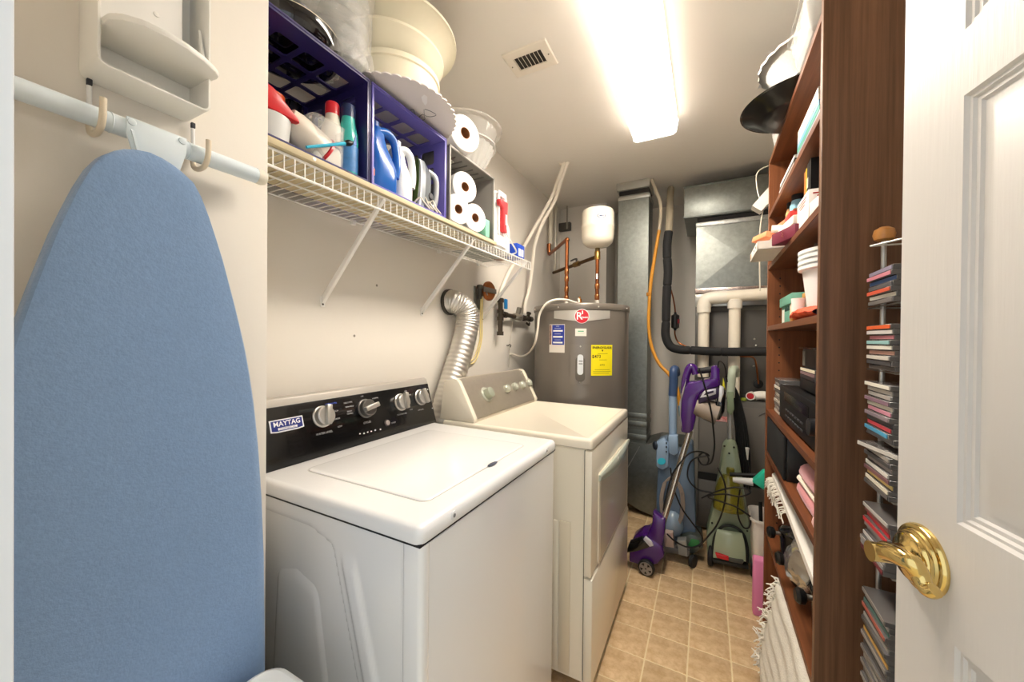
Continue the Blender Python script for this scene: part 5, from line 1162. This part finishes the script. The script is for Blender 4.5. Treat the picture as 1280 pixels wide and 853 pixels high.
g.build('cloth', FRW, rn, sharp=70)
g = G()
for k in range(95):
    u = random.random()**2*.42; p = run(u, 0); l = (.02+.03*random.random())*(1 if u < .3 else .7)
    g.tube([p+Vector((.004, 0, .006)), p+Vector((-.010-.012*random.random(), .018*random.uniform(-1, 1), -.006)), p+Vector((-.008-.018*random.random(), .035*random.uniform(-1, 1), -l))], .0016, 4, 3)
tag(g.build('fringe', M('#e3ddd0', .9), rn), kind='stuff')
# --- bottom rug
z = ST[7]
rg = thing('woven_rug', 'cream woven rug with a shaggy fringe bundled on the bottom shelf', 'rug', (.28, 1.45, z))
def rug(u, v):
    y = 1.64-.47*u
    if v < .2: t = v/.2; x, zz = .300-.058*t, .385-.012*t*t
    else: t = (v-.2)/.8; x, zz = .242-.052*math.sin(t*1.5)-.004*math.sin(40*t)*(1 if t < .95 else 0), .373-.318*t
    return Vector((x-.004*math.sin(9*u)-.012*u*(v > .2)*min(1, (v-.2)*3), y+.03*(1-v)*(1-u), zz+.008*math.sin(7*u+4*v)*(1-v)))
g = G(); g.grid(rug, 40, 44); g.grid(lambda u, v: rug(u, v)+Vector((.030 if v > .2 else .012, 0, -.012)), 40, 44)
g.grid(lambda u, v: rug(0, v)+Vector(((.030 if v > .2 else .012)*u, .003*math.sin(PI*u), -.012*u)), 3, 44)
g.build('weave', M('#e6e0d3', .95, bump=.9, bs=40, vst=(1, 4, 14), var=.12, vs=9), rg, sharp=80)
g = G()
for k in range(230):
    v = random.random(); p = rug(0, v)+Vector((random.uniform(-.004, .02), random.uniform(-.03, .02), 0))
    d = Vector((random.uniform(-.028, -.004), random.uniform(-.005, .035), random.uniform(-.035, .02)))
    g.tube([p, p+d*.5+Vector((0, 0, .006)), p+d], .0022, 4, 3)
for k in range(60):
    u = random.random(); p = rug(u, .02); d = Vector((random.uniform(-.02, .0), random.uniform(-.02, .02), random.uniform(.0, .02)))
    g.tube([p, p+d], .002, 4, 2)
tag(g.build('fringe', M('#e9e4d8', .95), rg), kind='stuff')
# ================================================================== DISC TOWER by the bookcase
tw = thing('disc_tower', 'silver wire disc tower with a wooden ball finial by the bookcase', 'rack', (.37, 1.07, 0))
RX, RY = .351, 1.126
SIL = M('#bdbcb8', .3, .9)
G().cyl((RX, RY, .018), (RX, RY, 1.502), .0052, n=12).build('pole', SIL, tw)
G().cyl((RX+.13, RY, .018), (RX+.13, RY, 1.502), .0052, n=12).build('pole', SIL, tw)
for x in (RX, RX+.13): G().lathe([(.010, 0), (.017, .004), (.0195, .015), (.017, .026), (.008, .032)], (x, RY, 1.496), n=20).build('ball_finial', M('#c98a48', .3, coat=.5, var=.2, vs=30), tw)
g = G(); g.tube([(RX+.13, RY-.14, 1.500), (RX-.028, RY-.02, 1.484), (RX+.13, RY-.01, 1.484)], .0022, 6, smooth=False); g.build('top_wire', SIL, tw)
G().lathe([(.095, 0), (.095, .012), (.085, .018)], (RX+.085, RY-.085, 0), n=30).build('base', BLACK, tw)
tiers = [
 (1.349, 0, ['#6d6866', '#d9d2c4', '#cf5a3e', '#59585b', '#3d5a86', '#c9808e', '#8b8498']),
 (1.212, 0, ['#5a5452', '#4b4a4c', '#cbc5bb', '#b98f80', '#e1ddd2', '#8fb9b9', '#b9767e', '#cfc9c4', '#d9602f']),
 (1.070, 0, ['#6a6a6c', '#4f9bc0', '#c0424c', '#47474b', '#8c7f86', '#c8899b', '#d6cfc2', '#8b6e7c', '#a9a39d', '#b5b0a8', '#e4dfd2']),
 (.960, 0, ['#5c5856', '#e4dcc8', '#d8bf77', '#7a5358', '#dcd8d0', '#8b8480', '#4e4d4f', '#9d9791', '#c7c2bb']),
 (.812, 0, ['#6d2b30', '#9a9693', '#a4a09c', '#cdc9c4', '#7b7674', '#9a9692', '#c8343c', '#cc2f3a', '#8b5654', '#bbb6b0']),
 (.505, 0, ['#6a6450', '#56636f', '#9b958d', '#7a756f', '#5c5854', '#87817a', '#9e9991', '#64605c', '#7b7670', '#5a5654', '#6c6864', '#928c85', '#c4994f', '#7e7973', '#57534f', '#9b9790', '#64605c', '#aa5b4c', '#4c6f68', '#b0aaa2', '#8d8780']),
]
tn = ['top', 'second', 'third', 'fourth', 'fifth', 'sixth', 'seventh']
cn = {'#55504e': 'grey'}
def cname(h):
    r, g_, b = [int(h[i:i+2], 16) for i in (1, 3, 5)]; mx, mn = max(r, g_, b), min(r, g_, b)
    if mx-mn < 26: return 'black' if mx < 75 else 'dark grey' if mx < 120 else 'grey' if mx < 180 else 'white'
    if r == mx: return ('red' if g_ < r*.55 else 'pinkish' if b > g_*.92 else 'tan' if g_ > r*.7 else 'orange')
    return 'blue' if b == mx else 'teal'
ordn2 = ordn[:9]+['tenth', 'eleventh', 'twelfth', 'thirteenth', 'fourteenth', 'fifteenth', 'sixteenth', 'seventeenth', 'eighteenth', 'nineteenth', 'twentieth', 'twenty-first']
ordn2[0] = 'first'
for ti, (z0, tilt, cl) in enumerate(tiers):
    pitch = .0105
    g = G(); g.tube([(RX+.13, RY-.003, z0-.003), (RX-.025, RY-.003, z0-.003), (RX-.025, RY-.145, z0-.003), (RX+.12, RY-.145, z0-.003)], .002, 6, smooth=False); g.build('tier_wire', SIL, tw)
    for k, c in enumerate(cl):
        jx = .0035*math.sin(k*2.1+ti*1.3); jr = .02*math.sin(k*1.9+ti)
        if ti == 3 and k == len(cl)-1: jx, jr = -.008, .22
        if ti == 4 and k < 3: jx = -.007
        ot = Matrix.Rotation(-PI/2+jr, 4, 'Z')
        disc_case((RX+.0385+jx, 1.040, z0+pitch*k), (.124, .142, pitch-.0007), ot, c, '%s spined disc case, %s from the bottom in the %s tier of wire tower' % (cname(c), ordn2[k], tn[ti]), 'disc cases on the wire tower')
# ================================================================== FLOOR THINGS
def V(x, y, Y): return pY(x, y, Y)
# ---- purple stick vacuum
pvx = thing('stick_vacuum', 'purple stick vacuum leaning in front of the blue upright', 'vacuum', (-.29, 2.17, 0))
Yv = 2.20
w0, w1 = V(826, 662, 2.17), V(861, 543, Yv+.05)
wd_ = (w1-w0).normalized()
G().cyl(w0-wd_*.08, w1+wd_*.02, .0165, n=20).build('wand', M('#cfc5b8', .22, .9), pvx)
def poly(pts, Y, th, mat, name, parent, b=.006, y2=None):
    P = [V(x, y, Y) for x, y in pts]
    return G().prism(P, (0, th, 0), b).build(name, mat, parent)
# head
hd = G(); hd.prism([V(x, y, 2.13) for x, y in ((786, 703), (787, 684), (800, 676), (815, 675), (828, 684), (830, 697), (822, 706), (806, 709))], (0, .20, 0), .01)
hd.build('head', PURPLE, pvx)
g = G(); g.prism([V(x, y, 2.125) for x, y in ((782, 692), (786, 681), (800, 676), (812, 677), (812, 685), (796, 690))], (0, .06, 0), .006); g.build('head_cover', BLACKG, pvx)
nk = G(); nk.prism([V(x, y, 2.135) for x, y in ((816, 640), (824, 648), (832, 650), (831, 668), (826, 690), (816, 697), (804, 690), (808, 672), (815, 655))], (0, .075, 0), .012); nk.build('neck', PURPLE, pvx)
c = V(808.5, 705.5, 2.115); c.z = .042
wl = G().lathe([(.040, 0), (.042, .004), (.042, .022), (.038, .026)], c+Vector((0, .014, 0)), (-.15, -1, 0), 30).build('wheel', RUBBER, pvx)
n_ = Vector((-.15, -1, 0)).normalized(); e_ = Vector((1, -.15, 0)).normalized(); cc = c+Vector((0, .014, 0))+n_*.026
G().lathe([(.034, 0), (.034, .002), (.029, .002), (.029, -.0)], cc, n_, 28, cap0=False, cap1=False).build('wheel_rim', M('#9d9a98', .35, .7), wl)
for k in range(5):
    a = 2*PI*k/5+.3; d1 = e_*math.cos(a)+Vector((0, 0, 1))*math.sin(a); d2 = n_.cross(d1)
    G().prism([cc+d1*.004+d2*.007, cc+d1*.033+d2*.010, cc+d1*.033-d2*.010, cc+d1*.004-d2*.007], n_*.003, .0008).build('spoke', M('#9d9a98', .35, .7), wl)
c2 = V(795, 700, 2.30); c2.z = .036
G().lathe([(.034, 0), (.036, .004), (.036, .02)], c2, (-.15, -1, 0), 24).build('wheel', RUBBER, pvx)
poly([(804, 675), (807, 671), (814, 677), (817, 683), (812, 684)], 2.12, .012, M('#c9c6cc', .3), 'release_pedal', pvx, .003)
# motor body
bdy = [(852, 541), (850, 522), (851, 500), (853, 482), (858, 468), (861, 458), (866, 456), (872, 460), (874, 470), (872, 478), (878, 474), (889, 473), (893, 457), (899, 458), (902, 480), (897, 486), (884, 486), (874, 492), (870, 503), (869, 520), (866, 538), (862, 543)]
YB = Yv-.03
poly([(851, 541), (850.5, 520), (851, 500), (854, 486), (860, 478), (872, 477), (880, 476), (892, 473), (899, 474), (899, 484), (884, 487), (875, 494), (871, 505), (870, 522), (867, 538), (861, 543)], YB, .10, PURPLE, 'body', pvx, .012)
G().tube([V(856, 492, YB+.05), V(857, 474, YB+.05), V(862, 460, YB+.05), V(867, 460, YB+.05), V(870, 468, YB+.05)], .0195, 14).build('handle_front', PURPLE, pvx)
G().tube([V(866, 464, YB+.05), V(878, 463.5, YB+.05), V(889, 462, YB+.05)], .0165, 14).build('grip', RUBBER, pvx)
poly([(887, 478), (889, 459), (894, 456), (900, 460), (901, 484), (892, 482)], YB+.012, .075, PURPLE, 'handle_rear', pvx, .01)
poly([(852, 500), (851, 520), (853, 540), (849.5, 525), (849, 505), (853, 488), (858, 474), (856, 486)], YB-.004, .03, M('#a9a4a0', .3, .5), 'trim', pvx, .003)
poly([(874, 494), (884, 487), (897, 485), (901, 487), (901, 497), (893, 500), (878, 504), (872, 508)], YB-.012, .09, M('#2a1a38', .3), 'dark_housing', pvx, .008)
fr = [(876, 496), (883, 489), (895, 487), (895, 493), (876, 498)]
poly([(875, 497.5), (880, 489), (895, 486), (895, 493), (885, 496)], YB-.016, .004, M('#d5d2d6', .3, .4), 'grey_loop', pvx, .001)
poly([(879.5, 494.5), (882.5, 490.5), (892, 488.5), (892, 491), (884, 493.5)], YB-.0185, .0025, M('#2a1a38', .4), 'loop_inset', pvx, .0004)
q0, q1 = V(869, 508, YB+.03), V(897, 517, YB+.03)
G().cyl(q0, q1, .046, .060, n=26).build('dust_cup', M('#b0a090', .2, trans=.35, coat=.4), pvx)
poly([(898, 482), (905, 483), (908, 492), (906, 515), (899, 527), (893, 524), (893, 510), (897, 495)], YB-.01, .10, BLACKG, 'dust_cup_door', pvx, .01)
poly([(899.5, 482), (905, 484), (905, 492), (901, 504), (898, 502), (898.5, 490)], YB-.0125, .04, M('#d9d7d6', .25, .5), 'silver_trim', pvx, .003)
poly([(904, 472), (906, 480), (907, 489), (903, 484)], YB+.02, .02, M('#d6cf2e', .4), 'yellow_tab', pvx, .003)
# ---- blue upright carpet washer
bu = thing('upright_vacuum', 'pale blue upright carpet washer standing in the far corner', 'vacuum', (-.16, 2.42, 0))
Yb = 2.42
BL = M('#8ea6c0', .3, coat=.3); BL2 = M('#5d7288', .35, coat=.2); NAVY = M('#33496e', .4)
G().tube([V(841, 545, Yb), V(841, 500, Yb), V(842, 470, Yb)], .0225, 14).build('handle_shaft', BL, bu)
G().tube([V(841, 495, Yb), V(842, 478, Yb), V(842, 465, Yb), V(844, 462, Yb+.03), V(845, 468, Yb+.06)], .0245, 14).build('grip', NAVY, bu)
poly([(822, 552), (834, 548), (836, 563), (852, 566), (856, 552), (866, 556), (868, 585), (870, 660), (868, 690), (824, 690), (820, 630), (822, 590)], Yb-.02, .13, BL2, 'body', bu, .012)
poly([(820, 553), (830, 549), (836, 556), (836, 584), (828, 588), (820, 584)], Yb-.045, .06, BL, 'control_head', bu, .008)
c = V(821, 557, Yb-.03); G().lathe([(.018, 0), (.026, .004), (.026, .016), (.016, .02)], c, (-1, -.4, 0), 18).build('dial', M('#2a3340', .4), bu)
G().loops([[V(827+5.2*math.cos(2*PI*j/20), 577+4.2*math.sin(2*PI*j/20), Yb-.046-d) for j in range(20)] for d in (0, .004)]).build('turquoise_badge', M('#2fb6cf', .35), bu)
for y in (554, 559, 565): G().ball(V(833, y, Yb-.047), .005, 10, 6).build('button', M('#27303a', .4), bu)
poly([(835, 545), (847, 545), (848, 567), (843, 570), (836, 567)], Yb-.05, .05, BL, 'shaft_base', bu, .006)
for k in range(4):
    G().tube([V(829+k*1.2, 605-k, Yb-.05), V(825+k*1.1, 625, Yb-.06), V(828+k, 650, Yb-.06), V(840, 664-k, Yb-.06), V(853-k*1.2, 648, Yb-.06), V(855-k*1.3, 620, Yb-.06), V(848-k, 603, Yb-.06), V(838, 597+k, Yb-.055), V(829+k*1.2, 605-k, Yb-.05)], .0042, 8).build('hose_coil', M('#94897f', .5), bu)
g = G(); g.ball(V(841, 655, Yb-.03), (.06, .05, .075), 22, 14); g.build('tank_dome', M('#9db4c8', .15, trans=.3, coat=.6), bu)
poly([(806, 688), (806, 672), (813, 668), (824, 672), (828, 684), (828, 692)], Yb-.10, .18, M('#6a7a74', .3, trans=.3, coat=.3), 'head_left', bu, .01)
poly([(810, 683), (812, 676), (820, 676), (821, 684)], Yb-.102, .01, M('#2f7a42', .5), 'green_pad', bu, .002)
poly([(848, 690), (850, 672), (862, 668), (877, 673), (879, 686), (866, 694)], Yb-.06, .15, M('#4f5852', .3, trans=.25, coat=.3), 'head_right', bu, .01)
poly([(860, 682), (864, 674), (874, 676), (875, 682), (868, 686)], Yb-.063, .01, M('#2f7a42', .5), 'green_pad', bu, .002)
poly([(825, 683), (862, 689), (862, 696), (825, 690)], Yb-.12, .05, M('#55524f', .4), 'front_bar', bu, .004)
poly([(846, 676), (858, 676), (860, 697), (848, 694)], Yb-.128, .05, M('#a9aaa6', .2, trans=.4, coat=.4), 'clear_nozzle', bu, .004)
poly([(827, 666), (841, 667), (843, 688), (828, 684)], Yb-.115, .05, M('#b29f92', .35), 'brush_cover', bu, .004)
c = V(864, 699, Yb-.10); c.z = .034
G().lathe([(.034, 0), (.034, .02)], c, (.9, -.4, 0), 20).build('wheel', RUBBER, bu)
poly([(848, 508), (851, 506), (853, 512), (852, 521), (849, 521)], Yb-.02, .03, M('#1f7fa8', .35), 'blue_clip', bu, .003)
# ---- green carpet cleaner
gc_ = thing('carpet_cleaner', 'sage green upright carpet cleaner with amber tank and black cords', 'carpet cleaner', (.12, 2.44, 0))
Yg = 2.44
SG = M('#9aa88c', .35, coat=.2); SG2 = M('#a8b598', .3, coat=.3)
P = [(911, 552), (917, 552), (922, 558), (926, 585), (932, 625), (939, 665), (941, 700), (940, 707), (884, 698), (883, 668), (890, 640), (898, 600), (904, 560)]
poly(P, Yg-.02, .13, SG, 'body', gc_, .014)
G().cyl(V(912.5, 555, Yg+.05), V(913, 503, Yg+.06), .0145, n=16).build('shaft', M('#aaa9a4', .3, .6), gc_)
poly([(909, 490), (917, 490), (918, 512), (914, 520), (909, 516)], Yg+.02, .06, M('#7c8a70', .4), 'shaft_collar', gc_, .006)
G().tube([V(913, 497, Yg+.05), V(914, 480, Yg+.05), V(915, 468, Yg+.05), V(916, 463, Yg+.07), V(919, 462, Yg+.11), V(920, 470, Yg+.13)], .0215, 14).build('handle', M('#aeb8a4', .3, coat=.3), gc_)
g = G(); L = []
for yy, hw in ((594, 6), (600, 9.5), (612, 13), (628, 15.5), (637, 15.5)):
    q = V(911, yy, Yg-.03); r = hw*.0050
    L.append([q+Vector((r*math.cos(2*PI*j/26), .060*math.sin(2*PI*j/26)*r/.078, 0)) for j in range(26)])
g.loops(L); g.build('tank', M('#b5a93a', .12, trans=.6, coat=.6), gc_)
q = V(913, 588, Yg-.02); G().lathe([(.02, 0), (.02, .03), (.014, .036)], q-Vector((0, 0, .02)), n=18).build('tank_cap', M('#8f8a2c', .3, trans=.3), gc_)
g = G(); L = []
for i in range(9):
    a = PI/2*i/8; q = V(912, 697-36*math.sin(a)*.95, Yg-.03)
    hw = .098*(1-.28*math.sin(a)**2); 
    L.append([V(912+x*(20.5-5*math.sin(a)**2), 700-36*math.sin(a)+(2.5*x), Yg-.055-.05*math.cos(a)*(1-.35*x*x)) for x in [-1+2*j/16 for j in range(17)]])
g.loops(L, False, False, closed=False); g.build('hood', SG2, gc_)
G().tube([V(893, 697, Yg-.06), V(892, 680, Yg-.055), V(896, 666, Yg-.05), V(905, 658, Yg-.045), V(918, 659, Yg-.045), V(929, 668, Yg-.05), V(934, 685, Yg-.055), V(934, 703, Yg-.06)], .0075, 8).build('hood_gap', M('#232622', .6), gc_)
poly([(894, 692), (911, 697), (911, 702), (896, 698)], Yg-.118, .02, M('#c8262c', .25, coat=.4), 'red_lens', gc_, .003)
poly([(911, 697.5), (930, 702), (928, 706), (911, 702.5)], Yg-.112, .02, M('#4a4c48', .4), 'grey_lens', gc_, .003)
poly([(890, 699), (936, 708), (936, 713), (892, 704)], Yg-.08, .06, M('#2d2f2b', .5), 'brush_guard', gc_, .004)
for px_, py_, s in ((886, 690, -1), (939, 697, 1)):
    c = V(px_, py_, Yg-.05); c.z = .052
    G().lathe([(.05, 0), (.052, .004), (.052, .02), (.046, .024)], c, (1, -.15, 0), 26).build('wheel', RUBBER, gc_)
for x, y in ((905.5, 558), (917.5, 559.5), (911.5, 567), (893.5, 634), (929, 641), (890, 654), (934, 664), (897, 606)): G().ball(V(x, y, Yg-.021), .0055, 10, 6).build('screw_recess', M('#2c302a', .6), gc_)
# cords hanging behind and across
CB = M('#111112', .5)
def cord(label, pts, r=.0042, cat='cord', name='power_cord'):
    solo(G().tube([V(*p) for p in pts], r, 7), name, CB, label, cat)
cord('black cord looping from the purple vacuum handle to the floor', [(897, 462, 2.19), (899, 452, 2.17), (905, 456, 2.20), (908, 470, 2.24), (909, 478, 2.24)], .003)
cord('black cord draped over the purple vacuum handle and down its front', [(874, 461, 2.13), (880, 480, 2.13), (888, 510, 2.13), (892, 540, 2.16), (893, 560, 2.22), (889, 578, 2.26), (878, 581, 2.27), (873, 572, 2.27), (880, 566, 2.27), (886, 574, 2.27), (884, 580, 2.27)])
cord('black cord curling from the purple wand across to the green cleaner', [(829, 638, 2.14), (838, 600, 2.13), (848, 582, 2.12), (862, 567, 2.14), (876, 565, 2.2), (886, 570, 2.25), (872, 572, 2.25), (862, 580, 2.25), (860, 598, 2.25), (872, 612, 2.26), (890, 616, 2.26)])
cord('black cord lying in wide loops in front of the amber tank', [(877, 623, 2.27), (895, 615, 2.25), (915, 610, 2.23), (932, 611, 2.22), (938, 616, 2.2), (925, 621, 2.21), (905, 618, 2.23), (885, 621, 2.26), (900, 627, 2.24), (920, 634, 2.23), (938, 646, 2.23)])
cord('black cord running from the blue upright down around to the floor', [(838, 585, 2.25), (842, 610, 2.22), (852, 635, 2.2), (866, 655, 2.2), (877, 670, 2.22), (876, 680, 2.22), (862, 685, 2.2), (845, 678, 2.18), (834, 668, 2.14)])
cord('black cord arching across the green cleaner down to its foot', [(897, 585, 2.3), (906, 605, 2.26), (906, 628, 2.26), (897, 655, 2.27), (884, 672, 2.27), (874, 684, 2.28)])
cord('black cord hanging in a long loop at the right of the green cleaner', [(925, 612, 2.3), (922, 640, 2.3), (928, 658, 2.3), (936, 660, 2.3), (939, 648, 2.3)])
hgc = thing('cord_bundle', 'bundle of black cords and hoses hanging behind the green cleaner', 'cord', tuple(V(922, 480, 2.56)))
for k in range(6):
    G().tube([V(908+k*1.5, 470+k*2, 2.58), V(915+k*1.6, 495, 2.57), V(920+k*2.4, 530, 2.55), V(922+k*3.0, 570, 2.55), V(921+k*3.2, 600+3*k, 2.55)], .0085-.0006*k, 8).build('strand', CB, hgc)
G().tube([V(934, 560, 2.5), V(934.5, 575, 2.5)], lambda t: .010-.007*t, 8).build('plug', M('#cfccc4', .4), hgc)
# round silver pan behind the dryer
sp_ = thing('round_pan', 'round silver pan standing behind the dryer corner', 'pan', (-.44, 2.13, 0))
G().lathe([(.118, 0), (.118, .006), (.112, .03), (.10, .032)], (-.475, 2.12, .122), (.28, -.12, .12), 40).build('pan', M('#a6a39d', .3, .9), sp_)
# wastebasket with brushes
wb = thing('wastebasket', 'white plastic wastebasket beyond the bookcase', 'bin', (.335, 2.33, 0))
g = G(); g.rr((.335, 2.33, 0), .120, .10, .04, [(.022, 0), (.02, .004), (.004, .350), (-.004, .352), (-.004, .366), (.0, .366), (.004, .35), (.022, .01)], n=6, cap1=True); g.build('bin', M('#eae4da', .4), wb)
db = thing('teal_brush', 'teal dust brush with a grey white handle lying on the wastebasket', 'brush', tuple(V(950, 600, 2.25)))
a, b = V(916, 600, 2.25), V(941, 603, 2.25)
G().tube([a, a.lerp(b, .4), b], lambda t: .012+.008*t, 12).build('handle', M('#c9c9c8', .5, bump=.3, bs=60), db)
poly([(940, 603), (955, 590), (968, 590), (968, 614), (955, 613)], 2.22, .05, M('#23b394', .45), 'head', db, .006)
bh_ = thing('brush_set', 'black brush handles standing in the white wastebasket', 'brush', (.33, 2.33, .3))
for k in range(6):
    G().tube([(.27+.022*k, 2.30+.02*(k % 2), .02), (.262+.026*k, 2.29+.03*(k % 3), .30), (.258+.03*k, 2.30+.02*(k % 2), .44+.02*(k % 3))], .0085, 8).build('handle', BLACK, bh_)
G().tube([V(912, 593, 2.32), V(930, 594, 2.32), V(960, 595, 2.32)], .0105, 10).build('hose', CB, bh_)
# pink block
pb_ = thing('foam_block', 'pink foam block standing on the floor against the bookcase', 'block', (.235, 2.065, 0))
g = G(); g.rr((.243, 2.072, 0), .036, .028, .010, [(.004, 0), (0, .004), (0, .252), (.003, .257), (.008, .259)], n=4); g.build('block', M('#d77fa6', .75), pb_)
# white bin in the foreground
fb = thing('kitchen_bin', 'white plastic bin lid poking up at the bottom before the washer', 'bin', (-.62, .28, 0))
g = G(); g.rr((-.625, .30, 0), .105, .125, .04, [(.015, 0), (.012, .005), (.002, .600)], n=6); g.build('body', M('#e4e7e6', .4), fb)
g = G(); g.rr((-.625, .30, 0), .108, .128, .045, [(0, .601), (-.002, .606), (-.002, .634), (.004, .645), (.014, .650), (.02, .648), (.03, .6485)], n=8); g.build('lid', M('#eef1f0', .35), fb)
